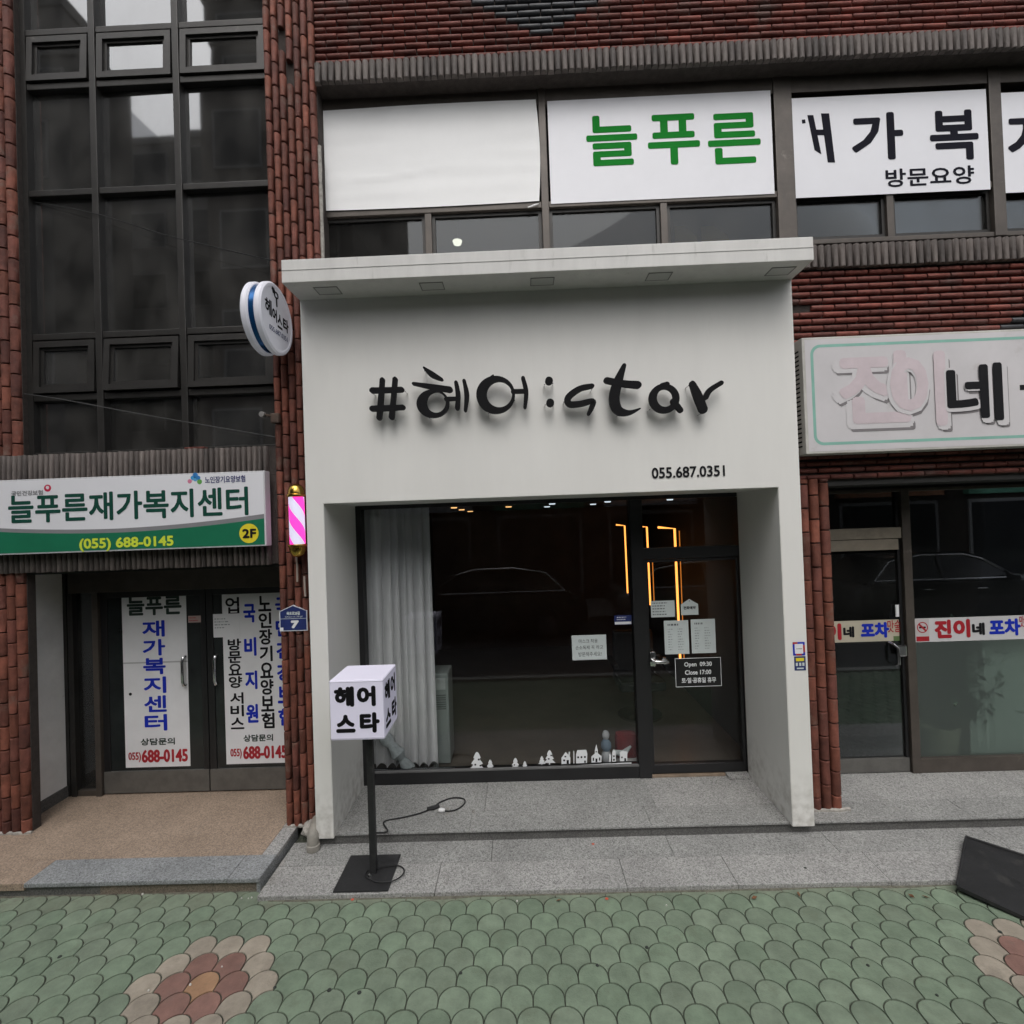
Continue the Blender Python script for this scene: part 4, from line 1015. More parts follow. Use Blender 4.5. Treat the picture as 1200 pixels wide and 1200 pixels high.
# lower half carries frosted film
fm = bpy.data.materials.new('frosted_film'); fm.use_nodes = True; b = fm.node_tree.nodes['Principled BSDF']
n = fm.node_tree.nodes; l = fm.node_tree.links
b.inputs['Base Color'].default_value = (.34, .39, .37, 1); b.inputs['Roughness'].default_value = .25
tp = n.new('ShaderNodeBsdfTransparent'); tp.inputs[0].default_value = (.86, .92, .89, 1); tl_ = n.new('ShaderNodeBsdfTranslucent'); tl_.inputs[0].default_value = (.5, .56, .53, 1)
m1 = n.new('ShaderNodeMixShader'); m1.inputs[0].default_value = .45; l.new(b.outputs[0], m1.inputs[1]); l.new(tl_.outputs[0], m1.inputs[2])
rf = n.new('ShaderNodeBsdfRefraction'); rf.inputs['Roughness'].default_value = .3; rf.inputs['IOR'].default_value = 1.03; rf.inputs[0].default_value = (.86, .92, .89, 1)
m0 = n.new('ShaderNodeMixShader'); m0.inputs[0].default_value = .35; l.new(tp.outputs[0], m0.inputs[1]); l.new(rf.outputs[0], m0.inputs[2])
mx = n.new('ShaderNodeMixShader'); mx.inputs[0].default_value = .24; l.new(m0.outputs[0], mx.inputs[1]); l.new(m1.outputs[0], mx.inputs[2]); l.new(mx.outputs[0], n['Material Output'].inputs['Surface'])
MB().box(rxm1, XR-.05, YR-.003, YR-.001, zk, zf).obj('frosted_pane', fm, rw)
rd = MB().box(rx0+.03, rxm0-.03, YR-.003, YR+.003, P(1010, 888, YR).z, P(1010, 648, YR).z).obj('shop_door', DOORDARK if False else glass('door_glass', (.62, .65, .65), 1.5, .0, 1.2, .03), bld)
box('kick_plate', ALUG, rd, rx0, rxm0-.004, YR-.025, YR+.025, ZS+.006, P(1010, 888, YR).z, .004)
box('stile', BLACK, rd, rx0, rx0+.03, YR-.02, YR+.02, P(1010, 888, YR).z, zrt-.031, .003); box('stile', BLACK, rd, rxm0-.03, rxm0-.004, YR-.02, YR+.02, P(1010, 888, YR).z, zrt-.031, .003)
MB().box(rx0+.03, rxm0-.03, YR+.004, YR+.008, P(1010, 888, YR).z, zf).obj('lower_panel', mat('door_film', (.018, .022, .022), .12), rd)
BEIGE = mat('beige_board', (.21, .18, .14), .6, .15, 8, .1, 60, stain=(.14, .115, .09), sscale=6)
za, zm_, zb_ = P(1010, 619, YR).z, P(1010, 632, YR).z, P(1010, 645, YR).z
box('transom_board', BEIGE, rd, rx0+.02, rxm0-.01, YR-.05, YR-.02, zm_+.003, za, .004); box('transom_board', BEIGE, rd, rx0+.02, rxm0-.035, YR-.045, YR-.02, zb_, zm_-.003, .004)
MB().box(rx0+.03, rxm0-.03, YR-.002, YR+.004, za, zrt-.031).obj('transom_pane', GLASS, rd)
hx, hz = P(1046, 765, YR).x, P(1046, 765, YR).z
MB().tube([(hx-.04, YR-.02, hz+.1), (hx-.03, YR-.06, hz+.09), (hx-.005, YR-.075, hz+.06), (hx, YR-.075, hz-.08), (hx-.003, YR-.04, hz-.1)], [.014, .015, .015, .014, .012], 9).obj('handle', CHROME, rd, True)
MB().rbox(rxm0-.085, rxm0-.012, YR-.06, YR-.021, hz-.02, hz+.08, .01).obj('lock_case', CHROME, rd)
box('latch_strike', PAPERW, rd, rxm0-.075, rxm0-.045, YR-.03, YR-.02, P(1053, 722, YR).z, P(1053, 708, YR).z, .003)
# sticker bands
BAND = mat('band_white', (.56, .55, .56), .55, .06, 3); BANDC = mat('band_cream', (.46, .42, .33), .55, .1, 6)
r = Rect(rx0+.03, rxm0-.035, P(1010, 752, YR).z, P(1010, 727, YR).z, YR-.0035)
o = thing('sticker_band', 'cream sticker band with red black and blue characters on the right shop door', 'sticker', (r.cx, r.Y, r.z0))
panel(MB(), r, .001).obj('film', BANDC, o); q = Rect(r.x0, r.x1, r.z0, r.z1, r.Y-.001)
def pq(x0, x1, fz0, fz1): return Rect(P(x0, 740, q.Y).x, P(x1, 740, q.Y).x, q.z0+q.h*fz0, q.z0+q.h*fz1, q.Y)
text('lettering', '이', pq(966, 986, .12, .9), CRIMSON, o, .010); text('lettering', '네', pq(988, 1001, .22, .74), INK, o, .006)
text('lettering', '포차', pq(1008.5, 1042, .16, .9), BLUE, o, .008)
panel(MB(), sub(q, .94, 1, .0, .22), .0006).obj('green_corner', mat('corner_green', (.1, .16, .06), .6), o)
text('lettering', '맛술', pq(1040, 1056, .4, .98), CRIMSON, o, .001)
r = Rect(rxm1+.004, XR-.06, zf+.002, zbd, YR-.0035); k = YR/F
o = thing('sticker_band', 'long white sticker band with no smoking sign across the right shop window', 'sticker', (rxm1, r.Y, r.z0))
panel(MB(), r, .001).obj('film', BAND, o)
def pxr(x0, x1, fz0, fz1, Y): return Rect(P(x0, 738, Y).x, P(x1, 738, Y).x, r.z0+r.h*fz0, r.z0+r.h*fz1, Y)
Yb = r.Y-.001
text('lettering', '진', pxr(1095, 1115, .14, .92, Yb), CRIMSON, o, .010); text('lettering', '이', pxr(1117, 1137, .14, .92, Yb), CRIMSON, o, .010)
text('lettering', '네', pxr(1139, 1154, .22, .75, Yb), INK, o, .007); text('lettering', '포차', pxr(1159, 1196, .16, .88, Yb), BLUE, o, .008)
text('lettering', '맛술', pxr(1195, 1206, .5, .98, Yb), CRIMSON, o, .001)
panel(MB(), pxr(1073, 1089, .02, .98, Yb), .0006).obj('sign_field', mat('nosmoke_field', (.5, .47, .47), .6), o)
panel(MB(), pxr(1073.5, 1088.5, .04, .24, Yb-.0006), .0006).obj('red_strip', CRIMSON, o)
cq = pxr(1074.5, 1087.5, .32, .92, Yb); cx_, cz_, R_ = cq.cx, cq.cz, min(cq.w, cq.h)/2
mb = MB(); nn = 28
vs = [(cx_+R_*s_*math.cos(2*math.pi*k_/nn), Yb-.0013, cz_+R_*s_*math.sin(2*math.pi*k_/nn)) for s_ in (1, .82) for k_ in range(nn)]
mb.add(vs, [(k_, (k_+1) % nn, nn+(k_+1) % nn, nn+k_) for k_ in range(nn)])
a = R_*.6; mb.prism([(cx_-a-.006, Yb-.0014, cz_+a-.006), (cx_-a+.006, Yb-.0014, cz_+a+.006), (cx_+a+.006, Yb-.0014, cz_-a+.006), (cx_+a-.006, Yb-.0014, cz_-a-.006)], (0, .0004, 0))
mb.obj('prohibition_ring', CRIMSON, o); MB().box(cx_-R_*.6, cx_+R_*.6, Yb-.0011, Yb-.0007, cz_-.008, cz_+.008).obj('cigarette', INK, o)
# behind the frosted film: dark leafy plant, pale folded screen
q = P(1105, 880, 4.95)
pl = thing('potted_plant', 'dark green plant blurred behind the frosted right shop window', 'plant', (q.x, 4.95, ZS))
MB().lathe([(.0, .09), (.12, .09), (.16, .38), (.17, .4), (.13, .4)], (q.x-.03, 4.95, 0), 'Z', 16).obj('pot', mat('pot_sand', (.45, .4, .3), .7), pl, True)
mb = MB(); LEAF = mat('leaf_dark', (.035, .06, .035), .5, .3, 9, col2=(.02, .04, .03), rnd=.3)
for k_ in range(420):
    c = Vector((q.x+.06+random.gauss(0, .13), 4.77+random.gauss(0, .03), .50+random.random()*.95)); d = Vector((random.uniform(-1, 1), random.uniform(-1, 1), random.uniform(-.6, .8))).normalized(); e = d.cross(Vector((.3, .5, .8))).normalized()
    mb.add([c-d*.05, c+e*.022, c+d*.06, c-e*.022], [(0, 1, 2, 3)])
mb.obj('foliage', LEAF, pl); MB().tube([(q.x-.03, 4.95, .36), (q.x+.02, 4.95, .8), (q.x+.06, 4.95, 1.3)], [.02, .015, .006], 7).obj('stem', mat('stem_brown', (.06, .045, .03), .8), pl)
q0, q1 = P(1128, 800, 4.85).x, P(1194, 800, 4.85).x
mb = MB(); n_ = 8
vs = []
for k_ in range(n_*4+1):
    x = q0+(q1-q0)*k_/(n_*4); vs += [(x, 4.79+.03*math.sin(k_*1.3), ZS+.05), (x, 4.79+.03*math.sin(k_*1.3), 1.42)]
mb.add(vs, [(2*k_, 2*k_+2, 2*k_+3, 2*k_+1) for k_ in range(n_*4)])
tag(mb.obj('curtain', mat('curtain_pale', (.72, .76, .74), .85), None, True), 'pale curtain glowing softly behind the frosted right shop window', 'curtain')
MB().box(2.3, XR, 6.6, 6.7, .1, 2.95).obj('shop_back_wall', DARKROOM, bld)

# =================================================================== SIGNS
# upper banners
def banner(label, tl, tr, br, bl, cloth=False, x1=None, mt=SIGNW):
    r = RQ(tl, tr, br, bl, Y_UP-.052)
    if x1 is not None: r.x1 = x1
    o = thing('window_banner', label, 'banner', (r.cx, r.Y, r.z0), 'banners in the upper windows')
    if not cloth: panel(MB(), r, .004).obj('sheet', mt, o); r.Y -= .004
    return o, r
o, r = banner('blank white cloth banner with creases, leftmost above the canopy', (377, 128), (630, 118), (632, 238), (380, 248), True)
mb = MB(); nx, nz = 60, 30; vs = []
for j in range(nz+1):
    for i in range(nx+1):
        u, v = i/nx, j/nz
        d = .003*noise.noise(Vector((u*3, v*9, 1)))+.012*math.exp(-((v-.35+.05*math.sin(u*7))/.012)**2)*max(0, math.sin(u*5))*.5+.008*math.exp(-((v-.12)/.01)**2)*(u < .35)
        bow = .035*(1-(2*u-1)**2)*(v-.5)*.6+.02*(u-.3)*(v > .5)*(v-.5)
        vs.append((r.x0+r.w*(u+.012*math.sin(v*3.1)*(1 if u > .5 else 0)*(2*u-1)), r.Y-.008-d, r.z0+r.h*v+bow*.8))
mb.add(vs, [(j*(nx+1)+i, j*(nx+1)+i+1, (j+1)*(nx+1)+i+1, (j+1)*(nx+1)+i) for j in range(nz) for i in range(nx)])
mb.obj('sheet', CLOTH, o, True)
q = P(627, 241, r.Y-.012); MB().tube([q+Vector((-.06, 0, -.012)), q+Vector((0, -.004, .004)), q+Vector((.03, 0, .014))], [.006, .008, .004], 6).obj('loose_tie', CLOTH, o, True)
o, r = banner('white banner with three large green characters above the canopy', (641, 114.5), (903, 109), (906, 232), (645, 236))
for ch, x0, x1 in (('늘', 687, 747), ('푸', 759, 820), ('른', 829.5, 891)):
    c0 = P((x0+x1)/2, 164.5-(((x0+x1)/2-717)*.016), r.Y); w_ = (x1-x0)*r.Y/F/2; h_ = 60*r.Y/F/2
    text('lettering', ch, Rect(c0.x-w_, c0.x+w_, c0.z-h_, c0.z+h_, r.Y), LIGHTGREEN, o, .011)
NAVYINK = mat('ink_blue_black', (.009, .009, .016), .8, .1, spec=.12)
o, r = banner('white banner with black characters and a smaller second line, right of the green lettered one', (926, 112), (1153, 108), (1158, 226.5), (930, 229))
mb = MB()      # the first character is cut by the edge: only its right-hand strokes remain
def bar(mb, pts, Y):
    mb.prism([(P(x, y, Y).x, Y-.0016, P(x, y, Y).z) for x, y in pts], (0, .001, 0))
for pl_ in ([(946, 135), (953, 135), (962.5, 181), (954.5, 176)], [(962, 133), (971.5, 133), (978.5, 190.5), (970, 190.5)], [(956, 152), (965, 152), (966, 158.5), (957, 158.5)], [(939.5, 140.5), (943.5, 140), (944, 144.5), (940, 145)]):
    mb = MB(); bar(mb, pl_, r.Y); mb.obj('stroke', NAVYINK, o)
text('lettering', '가', RQ((997, 133), (1057, 131), (1059, 187), (999, 189), r.Y), NAVYINK, o, .012)
text('lettering', '복', RQ((1089, 130), (1145, 128), (1147, 187), (1091, 189), r.Y), NAVYINK, o, .012)
text('lettering', '방문요양', RQ((1038, 197), (1140, 195), (1141, 216), (1039, 219), r.Y), NAVYINK, o, .0035)
o, r = banner('white banner cut by the right edge of the picture with one black character', (1168, 108), (1290, 105), (1294, 223), (1172, 225), x1=postx[4][0]-.01)
text('lettering', '지', RQ((1180, 134), (1240, 131), (1243, 186), (1182, 189), r.Y), NAVYINK, o, .012)
# yellow poster behind the strip window
for nm, x0, x1, lab in (('a', 791, 815, 'yellow paper letter behind the strip window, left of the pair'), ('b', 822, 852, 'yellow paper letter behind the strip window, right of the pair')):
    q0 = P(x0, 281, 4.5); q1 = P(x1, 264, 4.5); mdl = (q0.x+q1.x)/2
    tag(MB().prism([(q0.x, 4.5, q0.z-.1), (q1.x+.04, 4.5, q0.z-.1), (q1.x, 4.5, q0.z+.03), (mdl, 4.5, q1.z), (q0.x, 4.5, q1.z)], (0, .004, 0)).obj('yellow_paper', mat('paper_yellow', (.62, .42, .03), .7)), lab, 'paper')

# left fascia sign
YF_ = 3.96
tlz = P(160, 557, YF_).z; blz = P(160, 645, YF_).z; sx1 = P(311, 592, YF_).x; sx0 = P(-32, 610, YF_).x
s = thing('fascia_sign', 'white and green sign box with dark green characters over the left entrance', 'sign', ((sx0+sx1)/2, YF_, blz))
MB().rbox(sx0, sx1, YF_, WALL-.085, blz, tlz, .005).obj('box', mat('sign_case', (.58, .58, .6), .5, .05), s)
FA = Rect(sx0+.012, sx1-.012, blz+.012, tlz-.012, YF_)
panel(MB(), FA, .0015).obj('face', SIGNW, s); fy = YF_-.0015
def fp(x, y): q = P(x, y, YF_); return q.x, q.z
def swoosh(mb, x0, x1, top, Y, th):
    n = 30; vs = []
    for k_ in range(n+1):
        t = k_/n; x = x0+(x1-x0)*t; vs += [(x, Y-th, FA.z0), (x, Y-th, top(t))]
    mb.add(vs, [(2*k_, 2*k_+2, 2*k_+3, 2*k_+1) for k_ in range(n)])
H_ = FA.h
g_top = lambda t: FA.z0+H_*(.335-.40*t*(1-t)+(.0 if t < .5 else .05*(t-.5)))
mb = MB(); swoosh(mb, FA.x0, FA.x1, lambda t: g_top(t)+H_*(.05+.012*t), fy, .0004); mb.obj('grey_swoosh', GREYLINE, s)
mb = MB(); swoosh(mb, FA.x0, FA.x1, g_top, fy, .0008); mb.obj('green_swoosh', GREEN, s)
r = RQ((6, 583), (294, 567), (294, 601), (6, 617), YF_); r.Y = fy
text('lettering', '늘푸른재가복지센터', r, INKG, s, .0055)
r = RQ((92, 632), (205, 626.5), (205, 642), (92, 648), YF_); r.Y = fy-.001; text('phone', '(055) 688-0145', r, LIME, s, .004)
r = RC(292, 625, 23, 23, YF_); MB().lathe([(0, -.0034), (r.w/2, -.0034), (r.w/2, -.001)], (r.cx, YF_, r.cz), 'Y', 32).obj('floor_disc', YELLOW, s)
r = RC(292.5, 625, 16.5, 11, YF_); r.Y = YF_-.0034; text('lettering', '2F', r, INK, s, .004)
r = RQ((240, 559), (288, 556), (288, 564), (240, 567.5), YF_); r.Y = fy; text('lettering', '노인장기요양보험', r, mat('ink_indigo', (.04, .045, .16), .5), s, .0012)
r = RQ((13, 576), (51, 573.5), (51, 579.5), (13, 582), YF_); r.Y = fy; text('lettering', '국민건강보험', r, GREYLINE, s, .001)
r = RC(56, 572, 8.5, 8.5, YF_); MB().lathe([(0, -.0024), (r.w/2, -.0024), (r.w/2, -.0012)], (r.cx, YF_, r.cz), 'Y', 20).obj('emblem', mat('emblem_red', (.5, .01, .06), .5), s)
MB().lathe([(0, -.003), (r.w*.24, -.003), (r.w*.24, -.0024)], (r.cx, YF_, r.cz+.004), 'Y', 16).obj('emblem_heart', PAPERW, s)
for dx, dy, R_, c in ((229, 557, 3.2, (.03, .2, .5)), (226, 560, 2.6, (.05, .3, .6)), (232.5, 560, 2.6, (.03, .2, .5)), (229, 561.5, 2.6, (.1, .35, .6)), (222.5, 564, 2.6, (.6, .2, .3)), (234, 564.5, 3, (.12, .35, .08))):
    q = P(dx, dy, YF_); kk = YF_/F
    MB().lathe([(0, -.0022-.0001*dx/100), (R_*kk, -.0022-.0001*dx/100), (R_*kk, -.0012)], (q.x, YF_, q.z), 'Y', 14).obj('emblem_petal', mat('petal_%d_%d' % (dx, dy), c, .5), s)

# right fascia sign: old light box
YF2 = 3.93
rz1 = P(1060, 391, YF2).z; rz0 = P(1060, 528, YF2).z; rx_0 = P(942, 460, YF2).x; rx_1 = rx_0+3.9
s = thing('fascia_sign', 'old pale sign box with teal outline and half faded pink characters over the right shop', 'sign', ((rx_0+rx_1)/2, YF2, rz0))
MB().rbox(rx_0, rx_1, YF2, WALL-.045, rz0, rz1, .006).obj('box', mat('old_case', (.50, .485, .45), .6, .15, 6, stain=(.2, .15, .1), sscale=7, sthr=.6), s)
FB = Rect(rx_0+.02, rx_1-.02, rz0+.018, rz1-.018, YF2)
panel(MB(), FB, .0015).obj('face', SIGNOLD, s); fy = YF2-.0015
for k_ in range(22): box('vent_slot', INK, s, rx_0-.0015, rx_0+.002, YF2+.05, YF2+.11, rz0+.06+.035*k_, rz0+.072+.035*k_) if .06+.035*k_ < (rz1-rz0)-.05 else None
def rrect(x0, x1, z0, z1, R_, n=8):
    out = []
    for cx_, cz_, a0_ in ((x1-R_, z1-R_, 0), (x0+R_, z1-R_, 90), (x0+R_, z0+R_, 180), (x1-R_, z0+R_, 270)):
        for k_ in range(n+1): a = rad(a0_+90*k_/n); out.append((cx_+R_*math.cos(a), cz_+R_*math.sin(a)))
    return out
A = rrect(FB.x0+.04, FB.x1-.04, FB.z0+.045, FB.z1-.04, .075); B = rrect(FB.x0+.062, FB.x1-.062, FB.z0+.067, FB.z1-.062, .055); nn = len(A)
mb = MB(); mb.add([(x, fy-.0005, z) for x, z in A]+[(x, fy-.0005, z) for x, z in B], [(k_, (k_+1) % nn, nn+(k_+1) % nn, nn+k_) for k_ in range(nn)]); mb.obj('outline', TEAL, s)
def sgl(nm, ch, q, mt, bold, lift=.0008):
    r = RQ(*q, YF2); r.Y = fy; text(nm, ch, r, mt, s, bold, lift)
OUTW = mat('sign_halo', (.585, .565, .575), .5, .04)
# faded 진이: grey drop shadow slivers show beyond the pale halo, pink face almost gone
sgl('shadow', '진', ((978, 424), (1069, 419), (1071, 503), (980, 507)), SHADOWGREY, .014, .0006)
sgl('halo', '진', ((973, 417), (1067, 412), (1069, 500), (976, 504)), OUTW, .03, .0018)
sgl('faded_character', '진', ((982, 414), (1064, 410), (1066, 494), (984, 498)), PINKFADE, .022, .0032)
sgl('shadow', '이', ((1040, 424), (1112, 420), (1115, 506), (1044, 508)), SHADOWGREY, .012, .0006)
sgl('halo', '이', ((1037, 416), (1110, 411), (1113, 503), (1041, 506)), OUTW, .028, .0046)
sgl('faded_character', '이', ((1041, 414), (1106, 411), (1109, 498), (1045, 501)), PINKFADE, .022, .006)
sgl('shadow', '네', ((1112, 431), (1180, 428), (1182, 500), (1114, 503)), SHADOWGREY, .012, .0006)
sgl('halo', '네', ((1106, 425), (1178, 421), (1180, 498), (1108, 501)), OUTW, .022, .0074)
sgl('character', '네', ((1108, 428), (1172, 425), (1174, 492), (1110, 495)), INK, .013, .0088)
r = RC(1201, 454, 12, 6, YF2); r.Y = fy; panel(MB(), r, .001).obj('dash', INK, s)
# hanging wires below the old sign
for k_, (pts, lab) in enumerate((([(944, 540), (950, 552), (946, 563), (953, 570)], 'thin loose wire below the left end of the old sign box'), ([(992, 545), (984, 560), (981, 566)], 'short loose wire hanging under the old sign box near the pier'))):
    tag(MB().tube([P(x, y, 4.2) for x, y in pts], .004, 6).obj('loose_wire', mat('wire_grey', (.2, .2, .2), .6), None, True), lab, 'wire')

# round projecting sign
cz = P(325, 374, 3.80).z; cyl_y = 3.80; R_ = .262; xf = P(325.5, 374, 3.80).x
s = thing('projecting_sign', 'round white double sided sign with a blue rim band projecting beside the salon', 'sign', (xf-.1, 3.8, cz-R_))
PLAS = mat('sign_plastic', (.68, .68, .74), .35, .04, 3, emit=(.85, .88, 1), estr=.06)
def drum(x0, x1, nm, R2):
    e = .012
    MB().lathe([(0, x0), (R2-e, x0), (R2, x0+e), (R2, x1-e), (R2-e, x1), (R2-.03, x1), (R2-.034, x1-.004), (0, x1-.004)], (0, cyl_y, cz), 'X', 56).obj(nm, PLAS, s, True)
drum(xf-.055, xf, 'front_face', R_); drum(xf-.15, xf-.095, 'rear_face', R_)
MB().lathe([(R_-.018, xf-.095), (R_-.018, xf-.055)], (0, cyl_y, cz), 'X', 56).obj('rim_band', mat('band_blue', (.012, .09, .26), .18, .1, 4, metal=.6), s, True)
MB().tube([(xf-.075, 4.05, cz+.02), (xf-.075, 4.2, cz+.02)], .025, 10).obj('bracket', BLACKM, s)
def onface(nm, ch, y0, y1, z0, z1, mt, bold):
    mb = MB(); glyphs_into(mb, ch, (xf-.004, cyl_y+y0, cz+z0), (0, y1-y0, 0), (0, 0, z1-z0), (1, 0, 0), bold, .001); mb.obj(nm, mt, s)
onface('lettering', '헤', -.185, -.085, -.02, .10, INK, .004); onface('lettering', '어', -.08, -.005, -.035, .065, INK, .005)
onface('lettering', '스', .0, .08, -.06, .05, INK, .004); onface('lettering', '타', .09, .185, -.05, .055, INK, .005)
onface('lettering', '055.687.0351', -.13, .16, -.12, -.082, NAVY, .0008)
mb = MB(); X = xf-.002
mb.tube([(X, cyl_y-.005, cz+.09), (X, cyl_y-.01, cz+.16)], .006, 6)
mb.tube([(X, cyl_y-.01+.028*math.cos(a), cz+.175+.022*math.sin(a)) for a in [k_*math.pi/8 for k_ in range(17)]], .005, 6)
mb.tube([(X, cyl_y-.03, cz+.185), (X, cyl_y-.06, cz+.205), (X, cyl_y-.075, cz+.198)], [.006, .01, .004], 6); mb.tube([(X, cyl_y-.03, cz+.185), (X, cyl_y-.055, cz+.178), (X, cyl_y-.07, cz+.215)], [.006, .008, .004], 6)
mb.obj('scissors_mark', INK, s)

# barber pole
bx, by = P(348, 610, 3.98).x, 3.98; bz0, bz1 = P(348, 638, by).z, P(348, 582, by).z; R_ = .064
s = thing('barber_pole', 'lit pink and white barber pole with gold caps on the brick pier', 'barber pole', (bx, by, bz0-.1))
PINK = mat('pole_pink', (.8, .06, .45), .3, emit=(1, .06, .5), estr=1.0); PW = mat('pole_white', (.8, .78, .9), .3, emit=(.82, .78, 1), estr=.62)
n, hh = 40, bz1-bz0; w1, w2 = MB(), MB(); NT = 24
for k_ in range(n):
    for j in range(NT):
        mid = (k_+.5)/n-(j+.5)/NT*.78; pk = (mid*2) % 1 < .5
        tgt = w1 if pk else w2; z0, z1 = bz0+hh*j/NT, bz0+hh*(j+1)/NT
        sh0, sh1 = .78*j/NT, .78*(j+1)/NT
        fr = lambda a, z: (bx+R_*.9*math.cos(2*math.pi*a), by+R_*.9*math.sin(2*math.pi*a), z)
        kk = k_/n; mid = (k_+.5)/n
        tgt = w1 if (mid*2) % 1 < .5 else w2
        tgt.add([fr(kk-sh0, z0), fr(kk+1/n-sh0, z0), fr(kk+1/n-sh1, z1), fr(kk-sh1, z1)], [(0, 1, 2, 3)])
w1.obj('pink_stripe', PINK, s, True); w2.obj('white_stripe', PW, s, True)
cap = [(R_*1.0, 0), (R_*1.12, .004), (R_*1.16, .012), (R_*1.12, .022), (R_*.98, .026), (R_*.96, .05), (R_*.8, .08), (R_*.5, .098), (R_*.0, .105)]
MB().lathe([(0, 0)]+cap, (bx, by, bz1-.004), 'Z', 28).obj('top_cap', GOLD, s, True)
MB().lathe([(r_, -h_) for r_, h_ in reversed(cap)]+[(0, .0)], (bx, by, bz0+.004), 'Z', 28).obj('bottom_cap', GOLD, s, True)
MB().lathe([(R_*.98, 0), (R_*.98, hh)], (bx, by, bz0), 'Z', 28).obj('glass_tube', glass('pole_glass', (.97, .97, .97), 1.4, 0, .8), s, True)
for zz in (bz0-.02, bz1+.02): MB().tube([(bx, by+.05, zz), (bx, 4.13, zz)], .016, 8).obj('bracket', GOLD, s, True)
q = P(348, 667, 4.08)
tag(MB().tube([q+Vector((0, 0, .1)), q+Vector((.004, -.004, .03)), q+Vector((0, 0, -.1))], .008, 6).obj('cable_sleeve', mat('sleeve_beige', (.45, .38, .33), .7), None, True), 'short beige cable sleeve on the pier below the barber pole', 'cable')
q = P(357, 690, 4.07)
tag(MB().tube([q+Vector((0, 0, .1)), q+Vector((.003, -.003, .0)), q+Vector((.004, 0, -.06))], .008, 6).obj('cable_sleeve', MATS['sleeve_beige'], None, True), 'beige cable sleeve half hidden by the white salon post', 'cable')

# address plate
YA = 4.08
a0, a1 = P(327.5, 725, YA).x, P(360, 725, YA).x; z0, z1, z2 = P(344, 739.5, YA).z, P(344, 716, YA).z, P(344, 709, YA).z
s = thing('address_plate', 'blue house shaped address plate with white number seven on the brick pier', 'sign', ((a0+a1)/2, YA, z0))
def pent(mb, i, y, th): mb.prism([(a0+i, y, z0+i), (a1-i, y, z0+i), (a1-i, y, z1-i*.3), ((a0+a1)/2, y, z2-i), (a0+i, y, z1-i*.3)], (0, th, 0))
mb = MB(); pent(mb, 0, YA, .012); mb.obj('plate', mat('plate_white', (.6, .62, .66), .45), s)
mb = MB(); pent(mb, .007, YA-.0012, .001); mb.obj('field', NAVY, s)
w_ = a1-a0; xm = (a0+a1)/2
text('number', '7', Rect(xm-.02, xm+.045, z0+.022, z0+.085, YA-.0012), PAPERW, s, .006)
panel(MB(), Rect(a0+.008, a1-.008, z0+.098, z0+.101, YA-.0012), .0005).obj('rule', PAPER, s)
text('street_name', '옥포로28길', Rect(xm-.052, xm+.055, z0+.128, z0+.156, YA-.0012), PAPER, s, .0012); text('street_name', 'Okpo-ro 28-gil', Rect(xm-.065, xm+.075, z0+.106, z0+.122, YA-.0012), PAPER, s)
panel(MB(), Rect(a0+.004, a0+.03, z0+.004, z0+.03, YA-.0012), .0006).obj('corner_mark', PAPERW, s)

# =================================================================== FREESTANDING THINGS
# cube lamp sign on a post
cxs, cys = -1.163, 3.63; hw = .183
zc0 = P(418, 867.5, cys-hw).z; zc1 = P(418, 797, cys-hw).z
cxs = P(418, 832, cys-hw).x
s = thing('cube_sign', 'white cube sign with black characters on a thin black post and square base', 'sign', (cxs, cys, .03))
px__ = cxs+.025
CUBE = mat('cube_plastic', (.70, .68, .78), .45, .03, 3, emit=(.75, .72, 1), estr=.10)
MB().rbox(cxs-hw, cxs+hw, cys-hw, cys+hw, zc0, zc1, .012).obj('cube', CUBE, s)
for zz_ in (zc0+.012, zc1-.012): MB().box(cxs-hw-.0012, cxs+hw+.0012, cys-hw-.0012, cys+hw+.0012, zz_-.0012, zz_+.0012).obj('seam', mat('cube_seam', (.4, .39, .44), .6), s)
MB().rbox(px__-.04, px__+.04, cys-.04, cys+.04, zc0-.006, zc0-.0005, .002).obj('mount_plate', BLACKM, s)
def cubetext(O, U):
    O = Vector(O); U = Vector(U); V = Vector((0, 0, zc1-zc0)); N = U.cross(V).normalized(); mb = MB()
    for ch, fx, fz, w_, h_ in (('헤', .09, .56, .37, .34), ('어', .51, .56, .35, .34), ('스', .11, .13, .36, .30), ('타', .55, .12, .37, .34)):
        glyphs_into(mb, ch, O+U*fx+V*fz, U*w_, V*h_, N, .0085, .001)
    mb.obj('lettering', LETTER, s)
cubetext((cxs-hw, cys-hw, zc0), (2*hw, 0, 0)); cubetext((cxs+hw, cys-hw, zc0), (0, 2*hw, 0))
px_ = cxs+.025
MB().rbox(px_-.022, px_+.022, cys-.022, cys+.022, .042, zc0-.006, .003).obj('post', BLACKM, s)
bxc = -1.162
MB().rbox(bxc-.187, bxc+.187, cys-.185, cys+.185, .033, .043, .003).obj('base', BLACKM, s)
MB().lathe([(0, .062), (.012, .06), (.016, .043)], (px_-.012, cys-.05, 0), 'Z', 12).obj('bolt', CHROME, s, True)
